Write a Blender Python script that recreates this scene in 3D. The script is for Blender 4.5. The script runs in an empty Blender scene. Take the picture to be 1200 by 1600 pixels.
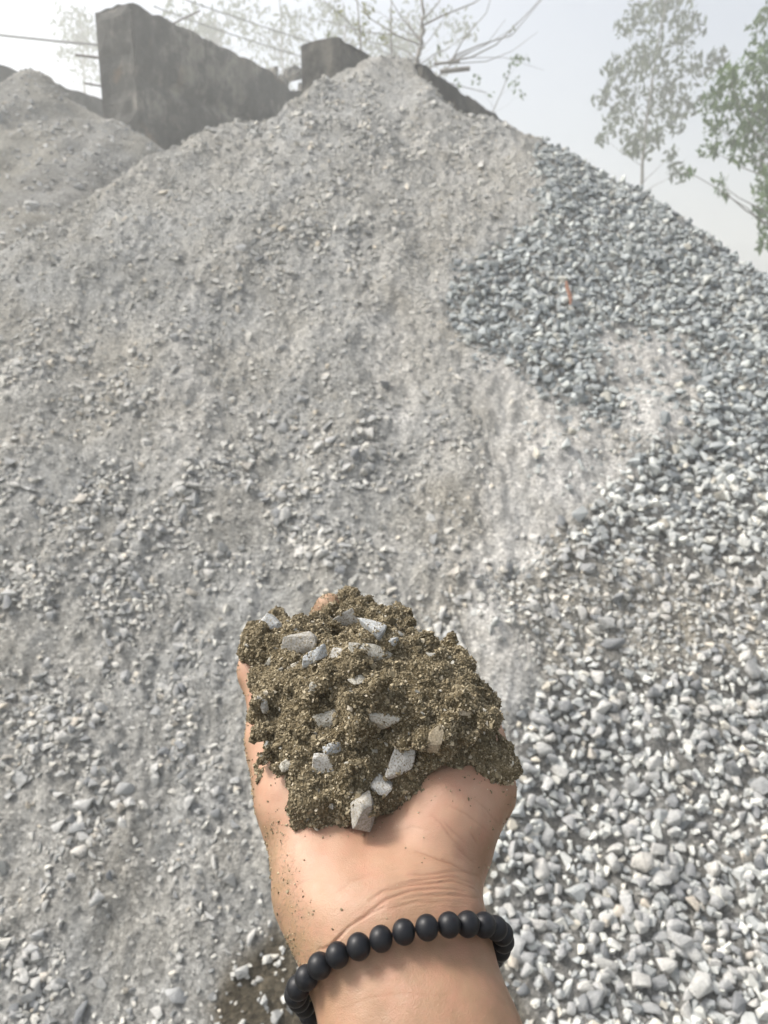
import bpy, bmesh, math, random
import numpy as np
from mathutils import Vector, Matrix
from mathutils.bvhtree import BVHTree

random.seed(7)
RNG = np.random.default_rng(11)
scene = bpy.context.scene
COL = scene.collection

# ------------------------------------------------------------------ camera
CAMZ, PITCH, F = 1.40, math.radians(14.0), 1152.0
CP, SP = math.cos(PITCH), math.sin(PITCH)
CAM = np.array([0.0, 0.0, CAMZ])
cam_d = bpy.data.cameras.new('camera')
cam = bpy.data.objects.new('camera', cam_d)
COL.objects.link(cam)
cam.location = (0, 0, CAMZ)
cam.rotation_euler = (math.pi / 2 - PITCH, 0, 0)
cam_d.sensor_fit = 'AUTO'
cam_d.sensor_width = 36.0
cam_d.lens = 36.0 * F / 1600.0
cam_d.clip_start = 0.01
cam_d.clip_end = 400
cam_d.dof.use_dof = True
cam_d.dof.focus_distance = 0.30
cam_d.dof.aperture_fstop = 19.0
scene.camera = cam

# ------------------------------------------------------------------ light
SUN_AZ, SUN_EL = math.radians(-76), math.radians(50)      # azimuth measured from +Y towards +X
world = bpy.data.worlds.new('World')
scene.world = world
world.use_nodes = True
wn = world.node_tree
bg = wn.nodes['Background']
sky = wn.nodes.new('ShaderNodeTexSky')
sky.sky_type = 'NISHITA'
sky.sun_disc = False
sky.sun_elevation = SUN_EL
sky.sun_rotation = SUN_AZ
sky.air_density = 1.0
sky.dust_density = 6.0
sky.ozone_density = 1.0
fog_sky = wn.nodes.new('ShaderNodeHueSaturation')      # thin white overcast veil in front of the blue
fog_sky.inputs['Saturation'].default_value = 0.5
wn.links.new(sky.outputs[0], fog_sky.inputs['Color'])
wn.links.new(fog_sky.outputs[0], bg.inputs[0])
bg.inputs[1].default_value = 0.122
sun_d = bpy.data.lights.new('sun', 'SUN')
sun_d.energy = 2.4
sun_d.angle = math.radians(15)
sun_d.color = (1.0, 0.95, 0.88)
sun = bpy.data.objects.new('sun', sun_d)
COL.objects.link(sun)
sd = Vector((math.sin(SUN_AZ) * math.cos(SUN_EL), math.cos(SUN_AZ) * math.cos(SUN_EL), math.sin(SUN_EL)))
sun.rotation_euler = sd.to_track_quat('Z', 'Y').to_euler()
vs = scene.view_settings
vs.view_transform = 'Standard'
vs.look = 'None'
vs.gamma = 1
vs.use_curve_mapping = False
vs.exposure = 0.93
scene.cycles.use_denoising = True
scene.cycles.max_bounces = 6
scene.cycles.volume_bounces = 1
HAZE_DENSITY = 0.018

# ------------------------------------------------------------------ helpers
def ray(px, py):
    xc = (np.asarray(px, float) - 600) / F
    yc = (800 - np.asarray(py, float)) / F
    return np.stack([xc, CP + yc * SP, yc * CP - SP], -1)

def at(px, py, d):
    return CAM + ray(px, py) * np.asarray(d, float)[..., None]

def project(p):
    x, y, z = p[..., 0], p[..., 1], p[..., 2] - CAMZ
    d = np.maximum(y * CP - z * SP, 0.02)
    yc = y * SP + z * CP
    return 600 + F * x / d, 800 - F * yc / d, d

def sm(a, b, x):
    t = np.clip((x - a) / (b - a), 0, 1)
    return t * t * (3 - 2 * t)

def _h2(ix, iy, seed):
    h = (ix.astype(np.int64) * 374761393 + iy.astype(np.int64) * 668265263 + seed * 974634777) & 0xFFFFFFFF
    h = ((h ^ (h >> 13)) * 1274126177) & 0xFFFFFFFF
    return ((h ^ (h >> 16)) & 0xFFFF) / 65535.0

def perlin(x, y, seed=0):
    x = np.asarray(x, float); y = np.asarray(y, float)
    ix, iy = np.floor(x), np.floor(y)
    fx, fy = x - ix, y - iy
    def g(dx, dy):
        a = _h2(ix + dx, iy + dy, seed) * 2 * math.pi
        return np.cos(a) * (fx - dx) + np.sin(a) * (fy - dy)
    u = fx * fx * fx * (fx * (fx * 6 - 15) + 10)
    v = fy * fy * fy * (fy * (fy * 6 - 15) + 10)
    a = g(0, 0) * (1 - u) + g(1, 0) * u
    b = g(0, 1) * (1 - u) + g(1, 1) * u
    return (a * (1 - v) + b * v) * 1.5

def fbm(x, y, seed=0, octaves=3, gain=0.5):
    s, a, f = 0, 1, 1
    for k in range(octaves):
        s = s + a * perlin(x * f + 3.1 * k, y * f - 7.7 * k, seed + k)
        a *= gain; f *= 2.03
    return s

def noise3(x, y, z, seed=0):
    ix, iy, iz = np.floor(x), np.floor(y), np.floor(z)
    fx, fy, fz = x - ix, y - iy, z - iz
    fx = fx * fx * (3 - 2 * fx); fy = fy * fy * (3 - 2 * fy); fz = fz * fz * (3 - 2 * fz)
    def h(a, b, c):
        return _h2(ix + a + (iz + c) * 57, iy + b + (iz + c) * 113, seed)
    r = 0
    for c in (0, 1):
        wz = fz if c else 1 - fz
        for b in (0, 1):
            wy = fy if b else 1 - fy
            for a in (0, 1):
                wx = fx if a else 1 - fx
                r = r + h(a, b, c) * wx * wy * wz
    return r * 2 - 1

def poly_sd(px, py, poly):
    """signed distance to a polygon, negative inside"""
    P = np.array(poly, float)
    d2 = np.full(px.shape, 1e12); inside = np.zeros(px.shape, bool)
    n = len(P)
    for i in range(n):
        a, b = P[i], P[(i + 1) % n]
        e = b - a
        wx, wy = px - a[0], py - a[1]
        t = np.clip((wx * e[0] + wy * e[1]) / (e @ e), 0, 1)
        d2 = np.minimum(d2, (wx - t * e[0]) ** 2 + (wy - t * e[1]) ** 2)
        c = ((a[1] <= py) & (b[1] > py)) | ((b[1] <= py) & (a[1] > py))
        if e[1] != 0:
            xi = a[0] + (py - a[1]) * e[0] / e[1]
            inside ^= c & (px < xi)
    return np.where(inside, -1, 1) * np.sqrt(d2)

def build_mesh(name, V, Fc, mat=None, smooth=False, colors=None, parent=None, kind=None, link=True, attrs=None):
    """V (n,3), Fc (m,k) array of equal sized faces"""
    V = np.ascontiguousarray(V, np.float32); Fc = np.ascontiguousarray(Fc, np.int32)
    me = bpy.data.meshes.new(name)
    k = Fc.shape[1]
    me.vertices.add(len(V)); me.vertices.foreach_set('co', V.ravel())
    me.loops.add(Fc.size); me.loops.foreach_set('vertex_index', Fc.ravel())
    me.polygons.add(len(Fc))
    me.polygons.foreach_set('loop_start', np.arange(0, Fc.size, k, dtype=np.int32))
    me.update(calc_edges=True)
    me.polygons.foreach_set('use_smooth', np.full(len(Fc), bool(smooth)))
    if colors is not None:
        a = me.color_attributes.new('Col', 'FLOAT_COLOR', 'POINT')
        c = np.ones((len(V), 4), np.float32); c[:, :3] = colors
        a.data.foreach_set('color', c.ravel())
    for nm, arr in (attrs or {}).items():
        a = me.attributes.new(nm, 'FLOAT', 'POINT')
        a.data.foreach_set('value', np.ascontiguousarray(arr, np.float32))
    if mat: me.materials.append(mat)
    o = bpy.data.objects.new(name, me)
    if link: COL.objects.link(o)
    if parent: o.parent = parent
    if kind: o['kind'] = kind
    return o

def py_mesh(name, verts, faces, mat=None, smooth=False, parent=None):
    me = bpy.data.meshes.new(name)
    me.from_pydata([tuple(map(float, v)) for v in verts], [], faces)
    me.update()
    me.polygons.foreach_set('use_smooth', [bool(smooth)] * len(me.polygons))
    if mat: me.materials.append(mat)
    o = bpy.data.objects.new(name, me)
    COL.objects.link(o)
    if parent: o.parent = parent
    return o

def tag(o, label, cat, group=None, kind=None):
    o['label'] = label; o['category'] = cat
    if group: o['group'] = group
    if kind: o['kind'] = kind
    return o

def thing(name, label, cat, loc=(0, 0, 0), group=None):
    o = bpy.data.objects.new(name, None); COL.objects.link(o)
    o.empty_display_size = 0.05
    o.location = tuple(map(float, loc))
    return tag(o, label, cat, group)

def tube(pts, radii, seg=7):
    """tapered tube, returns verts, quad faces (ends capped by a tiny radius)"""
    pts = np.array(pts, float); n = len(pts)
    radii = np.array(radii, float)
    V, Fq = [], []
    up = np.array([0.13, 0.31, 0.94])
    for i in range(n):
        t = pts[min(i + 1, n - 1)] - pts[max(i - 1, 0)]
        t /= np.linalg.norm(t) + 1e-9
        a = np.cross(t, up); a /= np.linalg.norm(a) + 1e-9
        b = np.cross(t, a)
        for j in range(seg):
            w = 2 * math.pi * j / seg
            V.append(pts[i] + radii[i] * (math.cos(w) * a + math.sin(w) * b))
    for i in range(n - 1):
        for j in range(seg):
            k = (j + 1) % seg
            Fq.append((i * seg + j, i * seg + k, (i + 1) * seg + k, (i + 1) * seg + j))
    return np.array(V), np.array(Fq)

def join(parts):
    V, Q, o = [], [], 0
    for v, f in parts:
        V.append(v); Q.append(f + o); o += len(v)
    return np.concatenate(V), np.concatenate(Q)

# ------------------------------------------------------------------ materials
class NT:
    def __init__(self, name):
        self.m = bpy.data.materials.new(name); self.m.use_nodes = True
        self.t = self.m.node_tree; self.p = self.t.nodes['Principled BSDF']
    def n(self, typ, **kw):
        x = self.t.nodes.new(typ)
        for k, v in kw.items():
            if k.startswith('i_'):
                key = k[2:]
                x.inputs[int(key) if key.isdigit() else key].default_value = v
            else: setattr(x, k, v)
        return x
    def l(self, a, b): self.t.links.new(a, b)
    def coord(self, kind='Object'):
        return self.n('ShaderNodeTexCoord').outputs[kind]
    def noise(self, vec, scale, detail=4, rough=0.6, dist=0.0):
        x = self.n('ShaderNodeTexNoise', i_Scale=scale, i_Detail=detail, i_Roughness=rough, i_Distortion=dist)
        self.l(vec, x.inputs['Vector']); return x.outputs[0]
    def ramp(self, fac, stops):
        x = self.n('ShaderNodeValToRGB')
        e = x.color_ramp.elements
        while len(e) < len(stops): e.new(0.5)
        for el, (p, c) in zip(e, stops):
            el.position = p; el.color = (c[0], c[1], c[2], 1) if hasattr(c, '__len__') else (c, c, c, 1)
        self.l(fac, x.inputs[0]); return x.outputs[0]
    def mix(self, a, b, fac, mode='MIX'):
        x = self.n('ShaderNodeMix', data_type='RGBA', blend_type=mode)
        for s, v in ((6, a), (7, b), (0, fac)):
            if hasattr(v, 'is_linked') or hasattr(v, 'links'): self.l(v, x.inputs[s])
            else: x.inputs[s].default_value = (*v, 1) if hasattr(v, '__len__') else v
        return x.outputs[2]
    def math(self, op, a, b=0.0):
        x = self.n('ShaderNodeMath', operation=op)
        for s, v in ((0, a), (1, b)):
            if hasattr(v, 'links'): self.l(v, x.inputs[s])
            else: x.inputs[s].default_value = v
        return x.outputs[0]
    def attr(self, name, out='Color'):
        return self.n('ShaderNodeAttribute', attribute_name=name).outputs[out]
    def bump(self, h, strength, dist, prev=None):
        x = self.n('ShaderNodeBump', i_Strength=strength, i_Distance=dist)
        self.l(h, x.inputs['Height'])
        if prev is not None: self.l(prev, x.inputs['Normal'])
        return x.outputs[0]
    def set(self, color=None, rough=0.9, normal=None, spec=0.3):
        if color is not None:
            if hasattr(color, 'links'): self.l(color, self.p.inputs['Base Color'])
            else: self.p.inputs['Base Color'].default_value = (*color, 1)
        if hasattr(rough, 'links'): self.l(rough, self.p.inputs['Roughness'])
        else: self.p.inputs['Roughness'].default_value = rough
        self.p.inputs['Specular IOR Level'].default_value = spec
        if normal is not None: self.l(normal, self.p.inputs['Normal'])
        return self.m

def mat_heap():
    t = NT('crusher_dust'); co = t.coord()
    v = t.n('ShaderNodeTexVoronoi', i_Scale=120.0); t.l(co, v.inputs['Vector'])
    sep = t.n('ShaderNodeSeparateColor'); t.l(v.outputs['Color'], sep.inputs[0])
    grit = t.ramp(sep.outputs[0], [(0.0, 0.62), (0.5, 0.95), (0.85, 1.08), (1.0, 1.45)])
    fine = t.ramp(t.noise(co, 420, 3, 0.7), [(0.3, 0.72), (0.7, 1.22)])
    patch = t.ramp(t.noise(co, 4.0, 7, 0.68), [(0.3, (0.78, 0.76, 0.72)), (0.7, (1.12, 1.12, 1.12))])
    c = t.mix(t.attr('Col'), grit, 1.0, 'MULTIPLY')
    c = t.mix(c, fine, 1.0, 'MULTIPLY')
    c = t.mix(c, patch, 1.0, 'MULTIPLY')
    b = t.bump(v.outputs['Distance'], 1.0, 0.008)
    b = t.bump(t.noise(co, 60, 5, 0.7), 1.0, 0.03, b)
    b = t.bump(t.noise(co, 300, 3, 0.7), 0.7, 0.004, b)
    return t.set(c, 0.95, b, 0.2)

def mat_stone(name, obj_random=False, scale=60.0):
    t = NT(name); co = t.coord()
    if obj_random:
        r = t.n('ShaderNodeObjectInfo').outputs['Random']
        base = t.ramp(r, STONE_RAMP)
        base.node.color_ramp.interpolation = 'LINEAR'
    else:
        base = t.attr('Col')
    mott = t.ramp(t.noise(co, scale, 6, 0.7, 0.6), [(0.25, 0.68), (0.5, 0.98), (0.75, 1.25)])
    c = t.mix(base, mott, 1.0, 'MULTIPLY')
    b = t.bump(t.noise(co, scale * 2.2, 5, 0.7), 0.5, 0.25 / scale)
    return t.set(c, 0.8, b, 0.3)

STONE_RAMP = [(0.0, (0.22, 0.23, 0.24)), (0.2, (0.37, 0.38, 0.38)), (0.5, (0.50, 0.505, 0.495)),
              (0.72, (0.555, 0.555, 0.53)), (0.92, (0.61, 0.60, 0.565)), (1.0, (0.58, 0.53, 0.45))]
def stone_colors(n):
    r = RNG.random(n)
    xs = [s[0] for s in STONE_RAMP]
    c = np.stack([np.interp(r, xs, [s[1][k] for s in STONE_RAMP]) for k in range(3)], -1)
    return c * (0.9 + 0.2 * RNG.random((n, 1)))

# ------------------------------------------------------------------ terrain: the heap
SIL = [(-400, 640), (-150, 500), (0, 402), (60, 362), (105, 330), (180, 285), (250, 242), (300, 214), (350, 196), (430, 180), (470, 155),
       (515, 122), (545, 106), (575, 100), (610, 98), (642, 101), (668, 128), (690, 150), (715, 173), (740, 186), (770, 188), (800, 198),
       (850, 222), (900, 242), (960, 272), (1000, 293), (1060, 332), (1110, 365), (1150, 395), (1200, 424), (1350, 520), (1600, 660)]
_s = ray(*np.array(SIL, float).T)
SIL_A, SIL_T = _s[:, 0] / _s[:, 1], _s[:, 2] / _s[:, 1]
SIL_A = np.concatenate([[-1.5], SIL_A, [1.5]]); SIL_T = np.concatenate([[-1.35], SIL_T, [-1.35]])   # the flanks run out to the ground
SLOPE, TOE = 0.70, 1.13

def heap_z(x, y, detail=True):
    x = np.asarray(x, float); y = np.asarray(y, float)
    yy = np.maximum(y, 0.35)
    a = x / yy
    tt = np.interp(a, SIL_A, SIL_T)
    yr = (CAMZ + SLOPE * TOE) / (SLOPE - tt)
    zr = CAMZ + tt * yr
    u = yy - TOE
    front = SLOPE * 0.5 * (u + np.sqrt(u * u + 0.02))
    back = zr - 0.72 * (yy - yr)
    k = 0.05
    h = np.clip(0.5 + 0.5 * (back - front) / k, 0, 1)
    z = back * (1 - h) + front * h - k * h * (1 - h) + k * 0.25
    w = sm(0.9, 1.6, y)
    if detail:
        z = z + w * (0.050 * fbm(x * 1.0, y * 0.75, 5, 3)            # long run-out streaks down the face
                     + 0.026 * fbm(x * 2.8, y * 1.7, 15, 3)
                     + 0.022 * np.maximum(fbm(x * 2.4 + y * 1.5, y * 3.0 - x, 25, 4), -0.2))
        z = z + (0.4 + 0.6 * w) * (0.016 * fbm(x * 9, y * 7, 35, 3) + 0.009 * fbm(x * 28, y * 22, 45, 2))
    return np.maximum(z, -0.02 + 0 * z)

GRAVEL = [
    [(855, 222), (900, 236), (1000, 286), (1075, 340), (1230, 425), (1230, 640), (1120, 640), (1085, 590), (1070, 530), (1000, 505),
     (945, 520), (930, 570), (960, 600), (965, 650), (900, 640), (850, 600), (800, 560), (720, 520), (712, 455), (760, 405), (820, 370), (850, 310)],
    [(1230, 600), (1100, 610), (1060, 680), (1000, 720), (930, 790), (890, 840), (960, 870), (1060, 870), (1230, 900)],
    [(1230, 1030), (1100, 1050), (950, 1045), (870, 1070), (815, 1120), (800, 1250), (805, 1330), (795, 1400), (775, 1480), (805, 1540), (850, 1570), (870, 1700), (1300, 1700)],
]
MIXED = [(800, 870), (830, 840), (930, 820), (1230, 850), (1230, 1080), (880, 1090), (800, 1010), (760, 930)]
SCATTER = [(840, 600), (1080, 510), (1110, 640), (1050, 720), (940, 790), (850, 760), (820, 680)]
PALE = [
    [(735, 520), (800, 560), (860, 620), (960, 670), (1000, 720), (900, 800), (840, 850), (790, 930), (840, 1010), (810, 1080), (752, 1090), (738, 960), (770, 820), (755, 650)],
    [(935, 520), (1000, 500), (1075, 530), (1100, 600), (1060, 690), (980, 690), (950, 600)],
    [(230, 640), (260, 560), (300, 440), (330, 440), (330, 560), (350, 680), (290, 730)],
    [(580, 500), (640, 500), (660, 640), (640, 700), (590, 620)],
]
DAMP = [[(420, 1425), (480, 1480), (560, 1660), (280, 1660), (305, 1560), (370, 1490)],
        [(755, 1330), (800, 1330), (790, 1420), (778, 1500), (840, 1570), (865, 1700), (540, 1700), (540, 1400)]]
# bands of coarse chips on the dusty face: cx, cy, rx, ry, rotation deg, strength
CHIPS = [(500, 360, 130, 70, -25, 1.0), (420, 430, 120, 45, -25, 0.7), (200, 780, 280, 90, -18, 0.9), (430, 800, 200, 90, -10, 0.85),
         (100, 950, 200, 110, -15, 0.95), (150, 1150, 260, 130, 0, 0.9), (60, 1300, 110, 90, 0, 0.9), (90, 1530, 180, 110, 0, 0.95),
         (560, 200, 140, 70, 20, 0.7), (720, 190, 90, 40, 25, 0.6), (80, 560, 170, 45, -25, 0.6), (230, 580, 180, 40, -30, 0.7),
         (560, 690, 130, 60, 0, 0.5), (330, 1430, 90, 60, 0, 0.5), (640, 900, 160, 60, 0, 0.45), (690, 1010, 60, 70, 0, 0.8), (380, 240, 120, 40, -30, 0.6)]

def zones(x, y, z):
    px, py, d = project(np.stack([x, y, z], -1))
    wob = 26 * fbm(x * 5, y * 4, 77, 3)
    wob2 = 14 * fbm(x * 14, y * 11, 87, 2)
    px, py = px + wob + wob2, py + 0.7 * wob - wob2
    grav = np.zeros(px.shape)
    for p in GRAVEL: grav = np.maximum(grav, sm(34, -24, poly_sd(px, py, p)))
    mixed = sm(25, -25, poly_sd(px, py, MIXED))
    scat = sm(20, -20, poly_sd(px, py, SCATTER))
    pale = np.zeros(px.shape)
    for i, p in enumerate(PALE): pale = np.maximum(pale, (1.0 if i < 2 else 0.55) * sm(24, -24, poly_sd(px, py, p)))
    damp = np.zeros(px.shape)
    for p in DAMP: damp = np.maximum(damp, sm(26, -34, poly_sd(px, py, p)))
    chip = np.full(px.shape, 0.10)
    for cx, cy, rx, ry, r, s in CHIPS:
        c, q = math.cos(math.radians(r)), math.sin(math.radians(r))
        ux, uy = (px - cx) * c + (py - cy) * q, -(px - cx) * q + (py - cy) * c
        chip = np.maximum(chip, s * np.exp(-((ux / rx) ** 2 + (uy / ry) ** 2)))
    chip = chip * (1 - 0.92 * pale) * (1 - 0.85 * damp)
    return grav, mixed, scat, pale, damp, chip

def heap_colors(x, y, z):
    grav, mixed, scat, pale, damp, chip = zones(x, y, z)
    base = np.array([0.525, 0.52, 0.492]); grey = np.array([0.45, 0.458, 0.45]); palec = np.array([0.71, 0.705, 0.68])
    brown = np.array([0.43, 0.40, 0.335]); dampc = np.array([0.14, 0.122, 0.090]); gravc = np.array([0.25, 0.25, 0.24])
    n = fbm(x * 1.6, y * 1.3, 97, 4)[..., None]
    c = base + (grey - base) * sm(-0.3, 0.4, n)
    c = c + (brown - c) * (0.38 * sm(0.1, 0.6, fbm(x * 2.3 + 9, y * 1.9, 107, 4)))[..., None]
    c = c + (grey - c) * (0.5 * chip)[..., None]
    c = c + (brown - c) * (0.55 * mixed)[..., None]
    c = c + (palec - c) * pale[..., None]
    c = c + (gravc - c) * (grav * 0.85)[..., None]
    c = c + (dampc - c) * damp[..., None]
    out = np.maximum(sm(1.0, 1.45, np.abs(x / y)), sm(0.75, 0.5, y))[..., None]
    c = c + (np.array([0.24, 0.22, 0.18]) - c) * out
    return c

MAT_HEAP = mat_heap()
def polar_patch(name, aa, yy, zf, cf, label, cat):
    A, Y = np.meshgrid(aa, yy)
    X = A * Y
    Z = zf(X, Y)
    V = np.stack([X, Y, Z], -1).reshape(-1, 3)
    n, m = A.shape
    i = np.arange(n * m).reshape(n, m)
    Q = np.stack([i[:-1, :-1], i[:-1, 1:], i[1:, 1:], i[1:, :-1]], -1).reshape(-1, 4)
    return build_mesh(name, V, Q, MAT_HEAP, True, cf(X, Y, Z).reshape(-1, 3), kind='structure')

aa = np.concatenate([np.linspace(-1.6, -0.66, 50)[:-1], np.linspace(-0.66, 0.66, 480), np.linspace(0.66, 1.6, 50)[1:]])
ys = np.concatenate([np.geomspace(0.5, 6.3, 450), np.linspace(6.4, 9.5, 30)])
heap = polar_patch('gravel_heap', aa, ys, heap_z, heap_colors, '', '')

# smaller heap behind on the left (a cone)
LA = np.array([-2.92, 7.0]); LZ = 3.47
def left_z(x, y):
    r = np.hypot(x - LA[0], y - LA[1])
    z = LZ - 0.66 * (np.sqrt(r * r + 0.05) - 0.12)
    z = z + 0.10 * fbm(x * 1.3, y * 0.8, 205, 3) + 0.03 * fbm(x * 5, y * 4, 215, 3) + 0.01 * fbm(x * 22, y * 18, 225, 2)
    return np.maximum(z, -0.02)
def left_col(x, y, z):
    n = fbm(x * 1.6, y * 1.3, 297, 4)[..., None]
    return np.array([0.37, 0.36, 0.325]) + (np.array([0.31, 0.31, 0.298]) - np.array([0.37, 0.36, 0.325])) * sm(-0.3, 0.4, n)
gx = np.linspace(-7.5, 0.2, 170); gy = np.linspace(2.6, 11.5, 170)
X, Y = np.meshgrid(gx, gy); Z = left_z(X, Y)
i = np.arange(X.size).reshape(X.shape)
build_mesh('dust_heap', np.stack([X, Y, Z], -1).reshape(-1, 3),
           np.stack([i[:-1, :-1], i[:-1, 1:], i[1:, 1:], i[1:, :-1]], -1).reshape(-1, 4), MAT_HEAP, True, left_col(X, Y, Z).reshape(-1, 3), kind='structure')

# ground sheet
GR = 70.0
gx = np.linspace(-GR, GR, 60)
X, Y = np.meshgrid(gx, gx + 20)
i = np.arange(X.size).reshape(X.shape)
build_mesh('ground', np.stack([X, Y, X * 0 - 0.024], -1).reshape(-1, 3),
           np.stack([i[:-1, :-1], i[:-1, 1:], i[1:, 1:], i[1:, :-1]], -1).reshape(-1, 4), MAT_HEAP, True,
           np.tile([0.24, 0.22, 0.18], (X.size, 1)), kind='structure')

# ------------------------------------------------------------------ stones
def hull_shape(npts, sq, seed):
    rs = np.random.default_rng(seed)
    p = rs.normal(size=(npts, 3)); p /= np.linalg.norm(p, axis=1, keepdims=True)
    p = np.sign(p) * np.abs(p) ** 0.72
    p *= 0.85 + 0.25 * rs.random((npts, 1))
    p *= np.array([1.0, 0.62 + 0.25 * rs.random(), sq * (0.8 + 0.4 * rs.random())])
    bm = bmesh.new()
    for q in p: bm.verts.new(q)
    r = bmesh.ops.convex_hull(bm, input=bm.verts)
    for v in [v for v in bm.verts if not v.link_faces]: bm.verts.remove(v)
    bmesh.ops.triangulate(bm, faces=bm.faces)
    bmesh.ops.recalc_face_normals(bm, faces=bm.faces)
    bm.verts.index_update()
    V = np.array([v.co[:] for v in bm.verts]); Fc = np.array([[v.index for v in f.verts] for f in bm.faces])
    bm.free()
    return V, Fc

SHAPES = [hull_shape(12, 0.62, 100 + k) for k in range(18)]
SHAPES_LO = [hull_shape(9, 0.48, 300 + k) for k in range(10)]

def rotations(n, normal, tilt):
    """random spin about z, random tilt, then z turned to the surface normal"""
    sp = RNG.random(n) * 2 * math.pi; ta = RNG.random(n) * 2 * math.pi; tl = RNG.normal(size=n) * tilt
    c, s = np.cos(sp), np.sin(sp); z = np.zeros(n); o = np.ones(n)
    R1 = np.stack([np.stack([c, -s, z], -1), np.stack([s, c, z], -1), np.stack([z, z, o], -1)], -2)
    kx, ky = np.cos(ta), np.sin(ta)
    def axis(kx, ky, kz, w):
        c, s = np.cos(w), np.sin(w); C = 1 - c
        return np.stack([np.stack([c + kx * kx * C, kx * ky * C - kz * s, kx * kz * C + ky * s], -1),
                         np.stack([ky * kx * C + kz * s, c + ky * ky * C, ky * kz * C - kx * s], -1),
                         np.stack([kz * kx * C - ky * s, kz * ky * C + kx * s, c + kz * kz * C], -1)], -2)
    R2 = axis(kx, ky, z, tl)
    nx, ny, nz = normal[:, 0], normal[:, 1], normal[:, 2]
    ln = np.hypot(nx, ny) + 1e-9
    R3 = axis(-ny / ln, nx / ln, z, np.arctan2(ln, nz))
    return R3 @ R2 @ R1

def scatter(name, P, S, R, C, shapes, mat, smooth=False, **kw):
    k = RNG.integers(0, len(shapes), len(P))
    Vs, Fs, Cs, off = [], [], [], 0
    for j, (v, f) in enumerate(shapes):
        m = k == j
        if not m.any(): continue
        w = np.einsum('nij,vj->nvi', R[m], v) * S[m][:, None, None] + P[m][:, None, :]
        n = len(w)
        Vs.append(w.reshape(-1, 3))
        Fs.append((f[None] + (np.arange(n) * len(v))[:, None, None]).reshape(-1, 3) + off)
        Cs.append(np.repeat(C[m], len(v), 0))
        off += n * len(v)
    return build_mesh(name, np.concatenate(Vs), np.concatenate(Fs), mat, smooth, np.concatenate(Cs), **kw)

def heap_normal(x, y):
    e = 0.02
    n = np.stack([-(heap_z(x + e, y) - heap_z(x - e, y)) / (2 * e), -(heap_z(x, y + e) - heap_z(x, y - e)) / (2 * e), np.ones_like(x)], -1)
    return n / np.linalg.norm(n, axis=1, keepdims=True)

def jgrid(x0, x1, y0, y1, sx, sy, jit=0.42):
    X, Y = np.meshgrid(np.arange(x0, x1, sx), np.arange(y0, y1, sy))
    X[1::2] += sx / 2
    X = X + (RNG.random(X.shape) - 0.5) * 2 * jit * sx; Y = Y + (RNG.random(X.shape) - 0.5) * 2 * jit * sy
    return X.ravel(), Y.ravel()

def in_view(x, y, z, m=60):
    px, py, d = project(np.stack([x, y, z], -1))
    return (px > -m) & (px < 1200 + m) & (py < 1600 + 1.5 * m)

MAT_GRAVEL = mat_stone('crushed_stone', False, 70)
MAT_GRAVEL1 = mat_stone('crushed_stone_single', True, 2.2)
MAT_CHIP = mat_stone('stone_chip', False, 110)

# coarse clean gravel in three loose layers
LP, LS, LN = [], [], []
for layer, (lift, prob) in enumerate([(-0.25, 1.0), (0.25, 0.9), (0.72, 0.42)]):
    x, y = jgrid(-0.2, 3.6, 0.85, 6.0, 0.0265, 0.0215)
    z = heap_z(x, y)
    ok = in_view(x, y, z, 200); x, y, z = x[ok], y[ok], z[ok]
    grav, mixed, scat, pale, damp, chip = zones(x, y, z)
    pr = np.maximum(grav, np.maximum(0.45 * mixed, 0.26 * scat) * (1.0 if layer == 0 else 0.35))
    ok = RNG.random(len(x)) < pr * prob
    x, y, z, mx = x[ok], y[ok], z[ok], (mixed * (1 - grav))[ok]
    s = 0.0133 * np.exp(RNG.normal(size=len(x)) * 0.38)
    s = np.clip(s, 0.006, 0.030) * (1 - 0.3 * mx)
    n = heap_normal(x, y)
    P = np.stack([x, y, z], -1) + n * (s * lift)[:, None]
    LP.append(P); LS.append(s); LN.append(n)
GP, GS, GN = np.concatenate(LP), np.concatenate(LS), np.concatenate(LN)
GRt = rotations(len(GP), GN, 0.7)
GC = stone_colors(len(GP))
px, py, d = project(GP)
up = sm(900, 600, py)[:, None]            # stones tinted darker and slightly bluer in the upper patch, paler towards the foot
GC = GC * (1 - up * np.array([0.26, 0.225, 0.195])) * np.array([0.985, 1.0, 0.985])
HANDPOLY = [(380, 1640), (440, 1420), (395, 1200), (365, 1030), (400, 940), (610, 930), (760, 1080), (815, 1230), (760, 1420), (830, 1640)]
free = (px > 8) & (px < 1192) & (py < 1592) & (poly_sd(px, py, HANDPOLY) > 12) & (py > 1000)
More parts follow.
